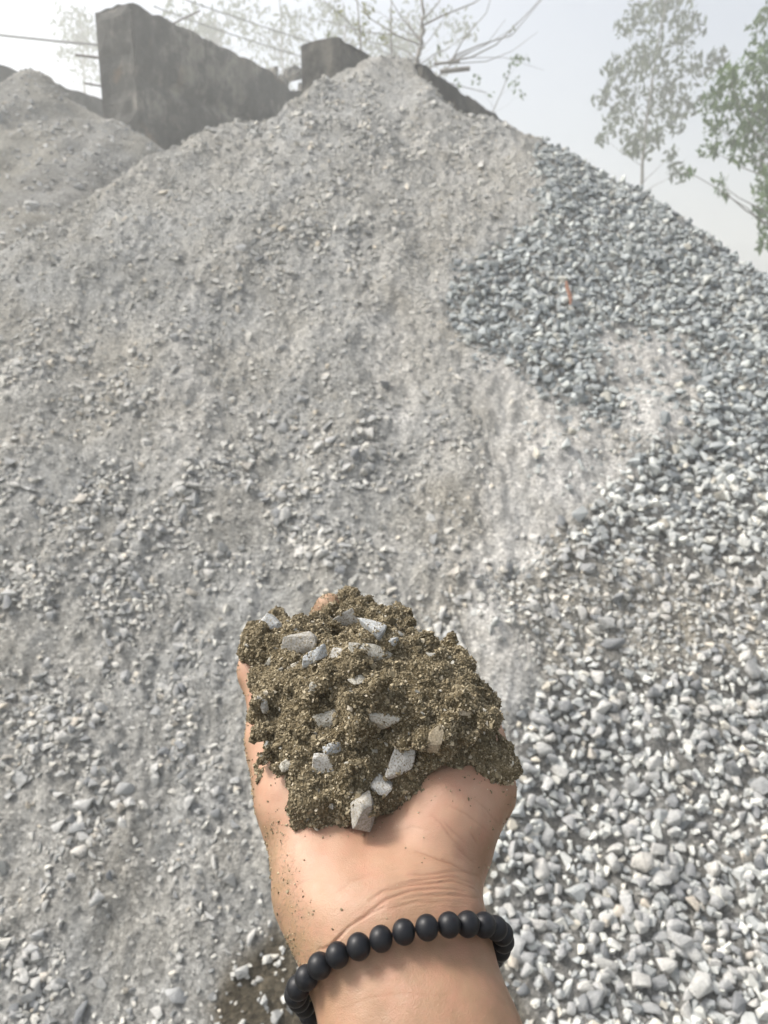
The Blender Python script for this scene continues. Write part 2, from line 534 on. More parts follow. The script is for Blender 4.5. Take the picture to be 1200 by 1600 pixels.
# the nearest 300 that show largest become objects of their own
score = np.where(free & (np.arange(len(GP)) >= len(LP[0])), GS * F / d, 0)
top = np.argsort(-score)[:300]
rest = np.ones(len(GP), bool); rest[top] = False
o = scatter('gravel', GP[rest], GS[rest], GRt[rest], GC[rest], SHAPES, MAT_GRAVEL, kind='stuff')
o['label'] = 'mass of smaller grey crushed stone covering the right side of the heap'; o['category'] = 'gravel'
def stone_meshes(name, shapes, mat):
    r = []
    for v, f in shapes:
        bm = bmesh.new()
        bv = [bm.verts.new(q) for q in v]
        for f_ in f: bm.faces.new([bv[q] for q in f_])
        bmesh.ops.dissolve_limit(bm, angle_limit=0.3, verts=bm.verts, edges=bm.edges)
        bmesh.ops.bevel(bm, geom=list(bm.edges), offset=0.05, segments=1, affect='EDGES')
        bmesh.ops.triangulate(bm, faces=bm.faces)
        me = bpy.data.meshes.new(name); bm.to_mesh(me); bm.free()
        me.polygons.foreach_set('use_smooth', [True] * len(me.polygons))
        me.set_sharp_from_angle(angle=math.radians(40))
        me.materials.append(mat); r.append(me)
    return r
def single_stones(name, idx, P, S, R, meshes, label, group):
    for k, j in enumerate(idx):
        o = bpy.data.objects.new(name, meshes[k % len(meshes)])
        M = Matrix.Identity(4)
        for a in range(3):
            for b in range(3): M[a][b] = float(R[j][a][b] * S[j])
            M[a][3] = float(P[j][a])
        o.matrix_world = M
        COL.objects.link(o)
        tag(o, label, 'stone', group)
GM = stone_meshes('gravel_stone', SHAPES, MAT_GRAVEL1)
single_stones('gravel_stone', top, GP, GS, GRt, GM,
              'one of the larger pale grey angular stones in the loose gravel right of the arm', 'larger gravel stones right of the arm')

# flat chips on the dusty face, in size classes
CPs, CSs, CNs, CLs = [], [], [], []
for sx, size, cw, bw, ymax in [(0.028, 0.0150, 1.0, 0.03, 6.2), (0.0185, 0.0095, 1.1, 0.13, 6.2), (0.0130, 0.0060, 0.8, 0.26, 4.4)]:
    x, y = jgrid(-3.6, 3.6, 0.85, ymax, sx, sx * 0.82, 0.5)
    z = heap_z(x, y)
    ok = in_view(x, y, z, 220); x, y, z = x[ok], y[ok], z[ok]
    grav, mixed, scat, pale, damp, chip = zones(x, y, z)
    n1 = sm(-0.5, 0.5, fbm(x * 6, y * 5, 61, 3))
    pr = np.maximum(cw * chip ** 1.2 * n1 * 1.25, bw * (0.4 + n1) * (1 - 0.8 * pale)) * (1 - grav)
    pr = np.maximum(pr, 0.5 * mixed * (1 - grav))
    ok = RNG.random(len(x)) < pr
    x, y, z = x[ok], y[ok], z[ok]
    s = size * np.exp(RNG.normal(size=len(x)) * 0.33)
    n = heap_normal(x, y)
    CPs.append(np.stack([x, y, z], -1) + n * (s * 0.28)[:, None]); CSs.append(s); CNs.append(n)
P, S, N = np.concatenate(CPs), np.concatenate(CSs), np.concatenate(CNs)
Rm = rotations(len(P), N, 0.6)
C = stone_colors(len(P)) * 0.88 * np.array([1.0, 0.985, 0.95])
px, py, d = project(P)
free = (px > 8) & (px < 1192) & (py < 1592) & (poly_sd(px, py, HANDPOLY) > 12)
topc = np.argsort(-np.where(free, S * F / d, 0))[:300]
rest = np.ones(len(P), bool); rest[topc] = False
print('gravel', len(GP), 'chips', len(P))
o = scatter('stone_chips', P[rest], S[rest], Rm[rest], C[rest], SHAPES_LO, MAT_CHIP, kind='stuff')
o['label'] = 'mass of small flat grey chips scattered over the dusty face'; o['category'] = 'stone chips'
CM = stone_meshes('stone_chip', SHAPES_LO, MAT_GRAVEL1)
single_stones('stone_chip', topc, P, S, Rm, CM,
              'one of the larger flat grey chips bedded in the dusty part of the heap', 'larger chips in the dusty heap')

# chips on the left heap
x, y = jgrid(-5.5, -0.4, 3.0, 7.2, 0.038, 0.034, 0.5)
ok = RNG.random(len(x)) < 0.85 * sm(-0.5, 0.3, fbm(x * 3, y * 3, 71, 3)); x, y = x[ok], y[ok]
z = left_z(x, y)
s = 0.0145 * np.exp(RNG.normal(size=len(x)) * 0.4)
nn = np.stack([x - LA[0], y - LA[1], np.hypot(x - LA[0], y - LA[1]) / 0.66], -1); nn /= np.linalg.norm(nn, axis=1, keepdims=True)
o = scatter('stone_chips', np.stack([x, y, z], -1), s, rotations(len(x), nn, 0.45), stone_colors(len(x)) * 0.75, SHAPES_LO, MAT_CHIP, kind='stuff')
o['label'] = 'small chips strewn over the smaller heap at the upper left'; o['category'] = 'stone chips'

# ------------------------------------------------------------------ concrete divider walls
def mat_concrete(k=1.0):
    t = NT('old_concrete'); co = t.coord()
    big = t.ramp(t.noise(co, 1.9, 6, 0.65), [(0.36, (0.03, 0.03, 0.028)), (0.5, (0.085, 0.082, 0.075)), (0.60, (0.29, 0.27, 0.23))])
    mp = t.n('ShaderNodeMapping', i_Scale=(5.0, 5.0, 0.5)); t.l(co, mp.inputs[0])
    streak = t.ramp(t.noise(mp.outputs[0], 1.0, 5, 0.6), [(0.35, 0.5), (0.65, 1.25)])
    c = t.mix(big, streak, 1.0, 'MULTIPLY')
    fine = t.ramp(t.noise(co, 30, 5, 0.7), [(0.3, 0.8), (0.7, 1.2)])
    c = t.mix(c, fine, 1.0, 'MULTIPLY')
    c = t.mix(c, (k, k, k), 1.0, 'MULTIPLY')
    rust = t.ramp(t.noise(co, 2.3, 4, 0.6), [(0.6, 0.0), (0.72, 1.0)])
    c = t.mix(c, (0.25, 0.17, 0.10), t.math('MULTIPLY', rust, 0.45))
    b = t.bump(t.noise(co, 9, 7, 0.7), 0.8, 0.05)
    return t.set(c, 0.92, b, 0.2)
MAT_CONC = mat_concrete()
MAT_STEEL = NT('rusty_steel').set((0.09, 0.065, 0.05), 0.8)
WD = np.array([0.485, 0.875]); WD /= np.linalg.norm(WD); WL_ = np.array([-WD[1], WD[0]])

def wall(name, corner, length, top, thick, label, zone=0.0, seed=0):
    """corner = front right corner; runs along WD; thickness to the left. top: list of (distance, height)"""
    nl = int(length / 0.09); nz = 44
    ds = np.linspace(0, length, nl)
    hs = np.interp(ds, [p[0] for p in top], [p[1] for p in top]) + 0.02 * fbm(ds * 3.0, ds * 0 + seed, seed, 3) + 0.035 * np.minimum(fbm(ds * 5.0, ds * 0 + seed, seed + 5, 3), 0)
    V, Q = [], []
    def add_sheet(func, n, m):
        o = len(V)
        for a in range(n):
            for b in range(m): V.append(func(a, b))
        for a in range(n - 1):
            for b in range(m - 1):
                Q.append((o + a * m + b, o + (a + 1) * m + b, o + (a + 1) * m + b + 1, o + a * m + b + 1))
    def pt(dd, w, zz):
        q = np.array(corner) + WD * dd + WL_ * w
        return (q[0], q[1], zz)
    def rough(a, b, s): return 0.018 * float(perlin(a * 2.1 + s, b * 2.3, seed + 3)) + 0.01 * float(perlin(a * 7 + s, b * 7, seed + 4))
    def groove(zz):          # recessed shutter joints
        return 0.04 if abs(zz - 3.98) < 0.06 else (0.02 if abs((zz % 0.93) - 0.3) < 0.05 else 0.0) - (0.03 if zz > 4.0 else 0)
    add_sheet(lambda a, b: pt(ds[a], 0 + groove(hs[a] * b / (nz - 1)) + rough(ds[a], hs[a] * b / (nz - 1), 0) * (0 < b < nz - 1), -0.1 + (hs[a] + 0.1) * b / (nz - 1)), nl, nz)
    add_sheet(lambda a, b: pt(ds[nl - 1 - a], thick, -0.1 + (hs[nl - 1 - a] + 0.1) * b / (nz - 1)), nl, nz)
    nt = 7
    add_sheet(lambda a, b: pt(ds[a], thick * b / (nt - 1), hs[a] + 0.03 * float(perlin(ds[a] * 4, b * 1.3, seed + 9)) * (0 < b < nt - 1)), nl, nt)
    ragged = lambda zz: 0.09 * float(perlin(zz * 1.7, seed + 0.3, seed + 6)) + 0.05 * float(perlin(zz * 6, seed + 0.3, seed + 7))
    add_sheet(lambda a, b: pt((ragged(hs[0] * b / (nz - 1)) + 0.02 * float(perlin(a * 0.8, b * 0.5, seed + 8))) * (0 < a < nt - 1), thick * (1 - a / (nt - 1)), -0.1 + (hs[0] + 0.1) * b / (nz - 1)), nt, nz)
    add_sheet(lambda a, b: pt(length, thick * a / (nt - 1), -0.1 + (hs[-1] + 0.1) * b / (nz - 1)), nt, nz)
    o = py_mesh(name, V, Q, MAT_CONC, False)
    bm = bmesh.new(); bm.from_mesh(o.data)
    bmesh.ops.remove_doubles(bm, verts=bm.verts, dist=0.002)
    bmesh.ops.recalc_face_normals(bm, faces=bm.faces)
    bm.to_mesh(o.data); bm.free()
    return tag(o, label, 'wall', 'concrete bay walls behind the heap')

w1 = wall('concrete_wall', (-2.58, 8.5), 4.2, [(0, 4.6), (2.32, 4.6), (2.42, 4.53), (2.6, 4.52), (2.75, 4.46), (2.95, 4.53), (3.1, 4.5), (4.2, 4.52)], 0.51,
          'tallest dark stained concrete wall with a sloping broken end, left of the peak', seed=11)
w2 = wall('concrete_wall', (-0.41, 7.70), 3.2, [(0, 4.02), (3.2, 4.02)], 0.44, 'short dark concrete wall end sticking up just left of the heap peak', seed=21)
w2.data.materials[0] = mat_concrete(0.45)
w3 = wall('concrete_wall', (0.33, 7.07), 3.8, [(0, 3.6), (3.8, 3.6)], 0.30, 'smooth dark concrete wall sloping down right of the heap peak', seed=31)
w3.data.materials[0] = w2.data.materials[0]
w0 = wall('concrete_wall', (-5.35, 9.4), 5.0, [(0, 4.6), (5.0, 4.6)], 0.45, 'dark concrete wall top showing behind the small heap at the far left', seed=41)
# lumps of broken concrete on the wall's low end
for k, (px_, py_, d_, s_) in enumerate([(425, 118, 10.5, 0.13), (457, 122, 10.9, 0.17), (440, 128, 10.7, 0.12), (470, 138, 11.0, 0.10)]):
    v, f = SHAPES[k]
    c = at(px_, py_, d_)
    o = build_mesh('concrete_lump', v * s_ * np.array([1, 1, 1.6]), f, MAT_CONC, False, parent=None)
    o.location = tuple(c - 0) ; o.parent = w1
def rod(name, p0, p1, r, label, mat=MAT_STEEL, cat='rebar', sag=0.0, group=None, n=10):
    t = np.linspace(0, 1, n)[:, None]
    p = np.array(p0) * (1 - t) + np.array(p1) * t
    p[:, 2] -= sag * 4 * (t[:, 0] * (1 - t[:, 0]))
    v, f = tube(p, [r] * n, 6)
    return tag(build_mesh(name, v, f, mat, True), label, cat, group)
for (a, b, r) in [((118, 86, 8.7), (160, 91, 8.9), 0.014), ((132, 130, 8.7), (172, 137, 8.9), 0.012), ((272, 36, 9.3), (312, 17, 9.6), 0.012)]:
    v, f = tube(np.linspace(at(*a), at(*b), 4), [r] * 4, 6)
    build_mesh('rebar', v, f, MAT_STEEL, True, parent=w1)

MAT_WIRE = NT('wire').set((0.05, 0.05, 0.05), 0.7)
rod('overhead_wire', at(-400, -8, 14.0), at(330, 82, 14.0), 0.022, 'thick dark overhead cable crossing the sky left of the tall wall', MAT_WIRE, 'wire', 0.15)
rod('overhead_wire', at(180, -40, 13.0), at(760, 145, 17.0), 0.010, 'upper thin overhead wire slanting down behind the bare tree', MAT_WIRE, 'wire', 0.1)
rod('overhead_wire', at(240, 10, 13.0), at(620, 125, 17.0), 0.010, 'lower thin overhead wire slanting down above the tall wall', MAT_WIRE, 'wire', 0.1)

# ------------------------------------------------------------------ trees
def mat_leaf(name, c0, c1):
    t = NT(name)
    r = t.n('ShaderNodeObjectInfo').outputs['Random']
    g = t.n('ShaderNodeNewGeometry').outputs['Random Per Island']
    c = t.mix(c0, c1, g)
    m = t.set(c, 0.6, None, 0.3)
    t.p.inputs['Subsurface Weight'].default_value = 0.0
    tr = t.n('ShaderNodeBsdfTranslucent'); t.l(c, tr.inputs[0])
    mx = t.n('ShaderNodeMixShader', i_0=0.35)
    t.l(t.p.outputs[0], mx.inputs[1]); t.l(tr.outputs[0], mx.inputs[2])
    t.l(mx.outputs[0], t.t.nodes['Material Output'].inputs[0])
    return m
MAT_LEAF = mat_leaf('eucalyptus_leaf', (0.04, 0.065, 0.03), (0.085, 0.115, 0.045))
MAT_LEAF2 = mat_leaf('green_leaf', (0.045, 0.095, 0.022), (0.10, 0.165, 0.035))
MAT_LEAF3 = mat_leaf('young_leaf', (0.10, 0.13, 0.03), (0.22, 0.22, 0.05))
MAT_BARK = (lambda t: t.set(t.ramp(t.noise(t.coord(), 6, 5, 0.6), [(0.3, (0.10, 0.09, 0.075)), (0.7, (0.22, 0.20, 0.17))]), 0.9))(NT('bark'))

def leaves(clumps, size, per, droop=0.6, seed=1):
    rs = np.random.default_rng(seed)
    C = []
    for c, r, k in clumps:
        n = int(per * k)
        u = rs.normal(size=(n, 3)); u /= np.linalg.norm(u, axis=1, keepdims=True)
        C.append(np.array(c) + u * (r * rs.random((n, 1)) ** 0.5))
    C = np.concatenate(C); n = len(C)
    L = rs.normal(size=(n, 3)); L[:, 2] -= droop * 2; L /= np.linalg.norm(L, axis=1, keepdims=True)
    W = np.cross(L, rs.normal(size=(n, 3))); W /= np.linalg.norm(W, axis=1, keepdims=True)
    s = size * (0.6 + 0.8 * rs.random((n, 1)))
    Nn = np.cross(L, W)
    V = np.stack([C - L * s * .5, C + W * s * .20 + Nn * s * .04, C + L * s * .5, C - W * s * .20 + Nn * s * .04], 1).reshape(-1, 3)
    Q = np.arange(4 * n).reshape(n, 4)
    return V, Q

def limb(p0, p1, r0, r1, n=6, bend=0.06, seed=0):
    rs = np.random.default_rng(seed)
    t = np.linspace(0, 1, n)[:, None]
    p0, p1 = np.array(p0), np.array(p1)
    L = np.linalg.norm(p1 - p0)
    off = rs.normal(size=3) * bend * L
    p = p0 + (p1 - p0) * t + off * (t * (1 - t)) * 4 * 0.5
    p[1:-1] += rs.normal(size=(n - 2, 3)) * 0.012 * L
    return tube(p, np.linspace(r0, r1, n), 6)

def px_tree(name, trunk_px, d, clumps_px, leaf, size, per, r_trunk, label, cat, seed, depth=1.0, extra=(), droop=0.6, group=None, twig=0.25):
    """trunk_px: pixel polyline of the trunk; everything is placed at its own depth round d"""
    rs = np.random.default_rng(seed)
    tp = [at(q[0], q[1], d) for q in trunk_px]
    base = tp[0].copy(); base[2] = -0.03
    root = thing(name, label, cat, base, group)
    pts = [base] + tp
    if tp[0][2] < 0: pts = tp
    dense = np.concatenate([np.linspace(pts[k], pts[k + 1], 6)[:-1] for k in range(len(pts) - 1)] + [[pts[-1]]])
    dense[1:, :2] += rs.normal(size=(len(dense) - 1, 2)) * r_trunk * 0.25
    v, f = tube(dense - base, np.linspace(r_trunk, r_trunk * 0.2, len(dense)), 8)
    build_mesh('trunk', v, f, MAT_BARK, True, parent=root)
    br, cl = [], []
    for (cx, cy, cr, *k) in clumps_px:
        dd = d + rs.normal() * depth * 0.5
        c = at(cx, cy, dd); r = cr / F * d
        cl.append((c - base, r, (k[0] if k else 1.0) * (cr / 30) ** 1.6))
        zz = dense[:, 2]
        j = int(np.argmin(np.abs(zz - (c[2] - 0.55 * np.hypot(*(c - dense[np.argmin(np.abs(zz - c[2]))])[:2]) - 0.1))))
        rr = r_trunk * (1 - 0.8 * j / len(dense)) * 0.24
        br.append(limb(dense[j] - base, c - base, rr, rr * 0.25, seed=seed * 100 + len(br)))
        for q in range(3):
            e = c + rs.normal(size=3) * r * 0.6
            br.append(limb(c - base, e - base, rr * 0.3, rr * 0.12, 4, seed=seed * 100 + len(br)))
    for (poly, r0) in extra:
        pp = [at(q[0], q[1], d + (q[2] if len(q) > 2 else 0)) - base for q in poly]
        dn = np.concatenate([np.linspace(pp[k], pp[k + 1], 5)[:-1] for k in range(len(pp) - 1)] + [[pp[-1]]])
        br.append(tube(dn, np.linspace(r0 * 0.62, r0 * 0.18, len(dn)), 6))
    if br:
        v, f = join(br); build_mesh('branches', v, f, MAT_BARK, True, parent=root)
    v, f = leaves(cl, size, per, droop, seed)
    build_mesh('crown', v, f, leaf, False, parent=root)
    return root

px_tree('eucalyptus_tree', [(1000, 330), (1004, 260), (1012, 180), (1025, 90), (1040, 5), (1045, -60)], 17.0,
        [(1040, 15, 42), (1000, 25, 28), (1075, 40, 28), (975, 45, 18), (1010, 85, 36), (1062, 70, 24), (1002, 105, 40), (1040, 130, 34),
         (965, 110, 26), (945, 150, 22), (980, 150, 28), (1030, 165, 28), (1070, 160, 28), (1092, 105, 30), (1125, 95, 20), (962, 190, 26),
         (1000, 200, 28), (1050, 190, 22), (940, 215, 14), (1000, 238, 18), (985, 225, 18), (1058, 268, 18), (1048, 245, 14), (1020, 215, 20),
         (1045, -40, 45), (1010, -60, 30), (1080, -20, 26)],
        MAT_LEAF, 0.19, 88, 0.045, 'tall pale eucalyptus fading into the mist at the upper right', 'tree', 5)
px_tree('eucalyptus_tree', [(1290, 460), (1275, 330), (1262, 200), (1245, 60), (1235, -60)], 11.0,
        [(1190, 35, 22), (1195, 90, 34), (1168, 110, 26), (1132, 140, 30), (1108, 165, 24), (1152, 170, 28), (1185, 170, 32), (1120, 198, 22),
         (1145, 222, 24), (1110, 236, 18), (1172, 205, 22), (1197, 240, 28), (1198, 300, 26), (1190, 330, 16), (1200, 380, 20), (1230, 150, 55),
         (1245, 250, 55), (1235, 60, 45), (1122, 285, 14, .6), (1135, 305, 12, .6), (1075, 268, 12, .5), (1300, 150, 60), (1300, 40, 60), (1240, -30, 45), (1215, 110, 40), (1205, 200, 34), (1212, 290, 34), (1205, 345, 26), (1140, 120, 20), (1160, 240, 18)],
        MAT_LEAF2, 0.125, 100, 0.08, 'nearer green tree leaning in from the right edge', 'tree', 6)
px_tree('bare_tree', [(650, 135), (655, 95), (662, 50), (660, 0), (664, -60)], 10.5,
        [(560, 40, 20, .8), (580, 15, 22, .8), (530, 20, 16, .6), (600, 60, 18, .8), (570, 62, 12, .6), (690, 80, 14, .5), (735, 55, 10, .2),
         (800, 45, 12, .25), (520, 60, 10, .4), (610, 25, 14, .5), (700, 20, 10, .3)],
        MAT_LEAF3, 0.09, 60, 0.055, 'bare branching tree with sparse yellow green leaves behind the heap peak', 'tree', 7, 1.2,
        extra=[([(700, 98), (715, 85), (750, 70), (800, 55), (850, -5)], 0.022), ([(705, 95), (735, 90), (775, 70), (830, 15), (870, -30)], 0.02),
               ([(660, 40), (690, 25), (740, 5), (790, -30)], 0.025), ([(708, 90), (725, 60), (760, 20), (775, -30)], 0.016),
               ([(655, 70), (620, 55), (580, 30), (540, -20)], 0.022), ([(655, 60), (625, 25), (600, -20)], 0.02), ([(662, 30), (685, 5), (700, -30)], 0.02),
               ([(620, 55), (570, 50), (520, 35), (460, 25)], 0.014), ([(700, 100), (760, 96), (800, 80), (840, 50)], 0.012),
               ([(564, 95), (563, 50), (558, 0), (560, -40)], 0.028), ([(612, 100), (611, 50), (612, -30)], 0.028), ([(660, 110), (690, 100), (760, 70), (790, 30)], 0.014),
               ([(563, 60), (540, 30), (510, 5), (490, -20)], 0.014), ([(735, 90), (790, 90), (850, 110)], 0.008)])
px_tree('young_tree', [(752, 215), (768, 180), (790, 130), (800, 100)], 10.0,
        [(805, 95, 12, .9), (818, 92, 9, .7), (790, 118, 8, .5), (806, 132, 12, .9), (815, 148, 8, .6), (742, 128, 10, .8), (715, 132, 8, .6), (770, 150, 6, .3)],
        MAT_LEAF2, 0.07, 110, 0.012, 'thin sapling with a few leaf tufts right of the heap peak', 'tree', 8, 0.3)
rod('dead_branch', at(688, 112, 9.6), at(734, 107, 9.5), 0.028, 'thick dead stick lying level beside the heap peak', MAT_BARK, 'branch')
rod('dead_branch', at(678, 100, 9.6), at(718, 96, 9.5), 0.016, 'thin dead stick above the thick one beside the heap peak', MAT_BARK, 'branch')
rs = np.random.default_rng(3)
for k, (cx, top, w, d_) in enumerate([(340, 20, 70, 27), (440, -10, 90, 31), (540, 5, 80, 28), (640, 20, 70, 30), (130, 20, 40, 33)]):
    cl = [(cx + rs.normal() * w * 0.5, top + abs(rs.normal()) * 75 + (8 if k else 0), 22 + 18 * rs.random()) for _ in range(14)]
    px_tree('misty_tree', [(cx, 330), (cx + 4, 150), (cx - 3, top)], d_, cl, MAT_LEAF, 0.26, 45, 0.12,
            ['ghostly tree fading in the fog above the tall wall', 'ghostly tree in the fog between the two wall ends',
             'ghostly tree in the fog behind the short wall end', 'ghostly tree in the fog behind the bare tree',
             'ghostly tree in the fog left of the tall wall'][k], 'tree', 20 + k, 1.5, group='trees lost in the fog')

# orange strip on the gravel
h = None
q = ray(886, 472); tt_ = 0.5
while (CAMZ + q[2] * tt_) > heap_z(q[0] * tt_, q[1] * tt_): tt_ += 0.01
pc = CAM + q * tt_
MAT_ORANGE = NT('orange_plastic').set((0.50, 0.27, 0.19), 0.7)
v, f = tube([pc + np.array([-.016, -.03, .085]), pc + np.array([-.010, -.03, .06]), pc + np.array([.006, -.03, .02]), pc + np.array([.010, -.03, -.02])], [.003, .008, .008, .004], 6)
tag(build_mesh('plastic_strip', v * 1.0, f, MAT_ORANGE, True), 'small faded orange strip lying on the dark gravel', 'litter')

# ------------------------------------------------------------------ signed distance modelling
def sdf_grid(prims, lo, hi, h, kdef):
    n = np.ceil((hi - lo) / h).astype(int) + 1
    D = np.full(n, 0.05, np.float32)
    ax = [lo[i] + h * np.arange(n[i]) for i in range(3)]
    for pr in prims:
        a, b, ra, rb = np.array(pr[0]), np.array(pr[1]), pr[2], pr[3]
        k = pr[4] if len(pr) > 4 else kdef
        m = max(ra, rb) + 0.03
        s0 = np.maximum(((np.minimum(a, b) - m - lo) / h).astype(int), 0)
        s1 = np.minimum(((np.maximum(a, b) + m - lo) / h).astype(int) + 2, n)
        if (s1 <= s0).any(): continue
        sl = tuple(slice(s0[i], s1[i]) for i in range(3))
        X, Y, Z = np.meshgrid(*[ax[i][s0[i]:s1[i]] for i in range(3)], indexing='ij')
        e = b - a; L2 = float(e @ e) + 1e-12
        t = np.clip(((X - a[0]) * e[0] + (Y - a[1]) * e[1] + (Z - a[2]) * e[2]) / L2, 0, 1)
        dd = np.sqrt((X - a[0] - t * e[0]) ** 2 + (Y - a[1] - t * e[1]) ** 2 + (Z - a[2] - t * e[2]) ** 2) - (ra + (rb - ra) * t)
        o = D[sl]
        hh = np.clip(0.5 + 0.5 * (o - dd) / k, 0, 1)
        D[sl] = o * (1 - hh) + dd * hh - k * hh * (1 - hh)
    return D, ax

def surface_nets(D, lo, h):
    n = D.shape
    c = [slice(0, -1), slice(1, None)]
    corner = lambda a, b, d: D[c[a], c[b], c[d]]
    neg = sum((corner(a, b, d) < 0).astype(np.int8) for a in (0, 1) for b in (0, 1) for d in (0, 1))
    act = (neg > 0) & (neg < 8)
    idx = np.full(act.shape, -1, np.int32)
    I = np.argwhere(act); idx[act] = np.arange(len(I))
    pos = np.zeros((len(I), 3)); cnt = np.zeros(len(I))
    val = {(a, b, d): corner(a, b, d)[act] for a in (0, 1) for b in (0, 1) for d in (0, 1)}
    for ax in range(3):
        for u in (0, 1):
            for w in (0, 1):
                k0 = [0, 0, 0]; k1 = [0, 0, 0]
                oth = [q for q in range(3) if q != ax]
                k0[oth[0]] = k1[oth[0]] = u; k0[oth[1]] = k1[oth[1]] = w; k1[ax] = 1
                v0, v1 = val[tuple(k0)], val[tuple(k1)]
                m = (v0 < 0) != (v1 < 0)
                t = v0[m] / (v0[m] - v1[m])
                p = np.zeros((m.sum(), 3)); p[:, oth[0]] = u; p[:, oth[1]] = w; p[:, ax] = t
                pos[m] += p; cnt[m] += 1
    V = (I + pos / cnt[:, None]) * h + lo
    Q = []
    for ax in range(3):
        s0 = [slice(None)] * 3; s1 = [slice(None)] * 3
        s0[ax] = slice(0, -1); s1[ax] = slice(1, None)
        a, b = D[tuple(s0)] < 0, D[tuple(s1)] < 0
        e = np.argwhere(a != b); sg = a[tuple(e.T)]
        o1, o2 = [(1, 2), (2, 0), (0, 1)][ax]
        ok = (e[:, o1] > 0) & (e[:, o2] > 0) & (e[:, o1] < n[o1] - 1) & (e[:, o2] < n[o2] - 1)
        e, sg = e[ok], sg[ok]
        def cell(d1, d2):
            q = e.copy(); q[:, o1] -= d1; q[:, o2] -= d2
            return idx[tuple(q.T)]
        q = np.stack([cell(1, 1), cell(0, 1), cell(0, 0), cell(1, 0)], -1)
        q[~sg] = q[~sg][:, ::-1]
        Q.append(q)
    return V, np.concatenate(Q)

def relax(V, Q, it=2, lam=0.5):
    E = np.concatenate([Q[:, [0, 1]], Q[:, [1, 2]], Q[:, [2, 3]], Q[:, [3, 0]]])
    cnt = np.bincount(E.ravel(), minlength=len(V))[:, None]
    for _ in range(it):
        s = np.zeros_like(V)
        for k in range(3):
            s[:, k] = np.bincount(E[:, 0], V[E[:, 1], k], len(V)) + np.bincount(E[:, 1], V[E[:, 0], k], len(V))
        V = V + lam * (s / cnt - V)
    return V

def vnormals(V, Q):
    fn = np.cross(V[Q[:, 2]] - V[Q[:, 0]], V[Q[:, 3]] - V[Q[:, 1]])
    N = np.zeros_like(V)
    for k in range(4):
        for c in range(3): N[:, c] += np.bincount(Q[:, k], fn[:, c], len(V))
    return N / (np.linalg.norm(N, axis=1, keepdims=True) + 1e-12)

# ------------------------------------------------------------------ hand and forearm
def P3(q): return at(q[0], q[1], q[2])
def chain(pts, k):
    return [(P3(pts[i]), P3(pts[i + 1]), pts[i][3], pts[i + 1][3], k) for i in range(len(pts) - 1)]
WLp, WRp = (572, 1455, .262, .0198), (652, 1450, .262, .0200)
FLp, FRp = (612, 1600, .240, .0200), (694, 1600, .240, .0202)
prims = []
dl, dr = P3(FLp) - P3(WLp), P3(FRp) - P3(WRp)
ul, ur = dl / np.linalg.norm(dl), dr / np.linalg.norm(dr)
um = (ul + ur) / 2
EL, ER = P3(FLp) + um * 0.14 + np.array([-.008, 0, 0]), P3(FRp) + um * 0.14 + np.array([.008, 0, 0])
prims += [(EL, P3(FLp), .034, .0200, .014), (ER, P3(FRp), .034, .0202, .014)]
prims += [(P3(FLp), P3(WLp), .0200, .0198, .014), (P3(FRp), P3(WRp), .0202, .0200, .014)]
# palm
prims += chain([WLp, (520, 1390, .278, .0195), (480, 1240, .306, .0195), (447, 1160, .325, .015), (430, 1090, .345, .0125)], .014)
prims += chain([WLp, (560, 1360, .29, .018), (530, 1220, .322, .015), (500, 1085, .355, .0125)], .014)
prims += chain([WRp, (618, 1360, .29, .0175), (600, 1230, .32, .015), (570, 1090, .36, .0128)], .014)
prims += chain([WRp, (650, 1360, .288, .0170), (664, 1220, .318, .015), (650, 1100, .355, .0135)], .014)
# thenar and thumb
prims += chain([(652, 1415, .274, .0175), (676, 1325, .287, .0190), (705, 1268, .292, .0190), (750, 1232, .298, .0135)], .010)
prims += chain([(752, 1232, .298, .0135), (748, 1160, .322, .0110), (728, 1100, .338, .0095), (705, 1075, .345, .0080)], .006)
# fingers
prims += chain([(430, 1090, .345, .0122), (404, 1048, .352, .0096), (408, 1010, .362, .0086), (428, 985, .364, .0078)], .006)
prims += chain([(500, 1085, .355, .0122), (503, 1020, .380, .0097), (511, 968, .384, .0088), (515, 950, .373, .0082)], .005)
prims += chain([(570, 1090, .360, .0125), (585, 1020, .386, .0100), (593, 976, .388, .0088), (595, 966, .374, .0076)], .005)
prims += chain([(650, 1100, .355, .0125), (662, 1055, .380, .0098), (655, 1025, .384, .0086), (645, 1020, .372, .0078)], .005)
pts = np.array([q for p in prims for q in (p[0], p[1])])
lo, hi = pts.min(0) - 0.05, pts.max(0) + 0.05
H = 0.0022
D, ax = sdf_grid(prims, lo, hi, H, 0.012)
HV, HQ = surface_nets(D, lo, H)
HV = relax(HV, HQ, 3)
def subdivide(V, Q):
    """one Catmull-Clark style step (linear, then relaxed) on quads"""
    E = np.sort(np.concatenate([Q[:, [0, 1]], Q[:, [1, 2]], Q[:, [2, 3]], Q[:, [3, 0]]]), 1)
    u, inv = np.unique(E[:, 0].astype(np.int64) * len(V) + E[:, 1], return_inverse=True)
    inv = inv.ravel()
    ev = (V[u // len(V)] + V[u % len(V)]) / 2
    fv = V[Q].mean(1)
    n, m, k = len(V), len(u), len(Q)
    e = inv.reshape(4, k) + n
    fi = np.arange(k) + n + m
    NQ = np.concatenate([np.stack([Q[:, i], e[i], fi, e[i - 1]], -1) for i in range(4)])
    return relax(np.concatenate([V, ev, fv]), NQ, 2, 0.5), NQ
for _ in range(2): HV, HQ = subdivide(HV, HQ)
HN = vnormals(HV, HQ)
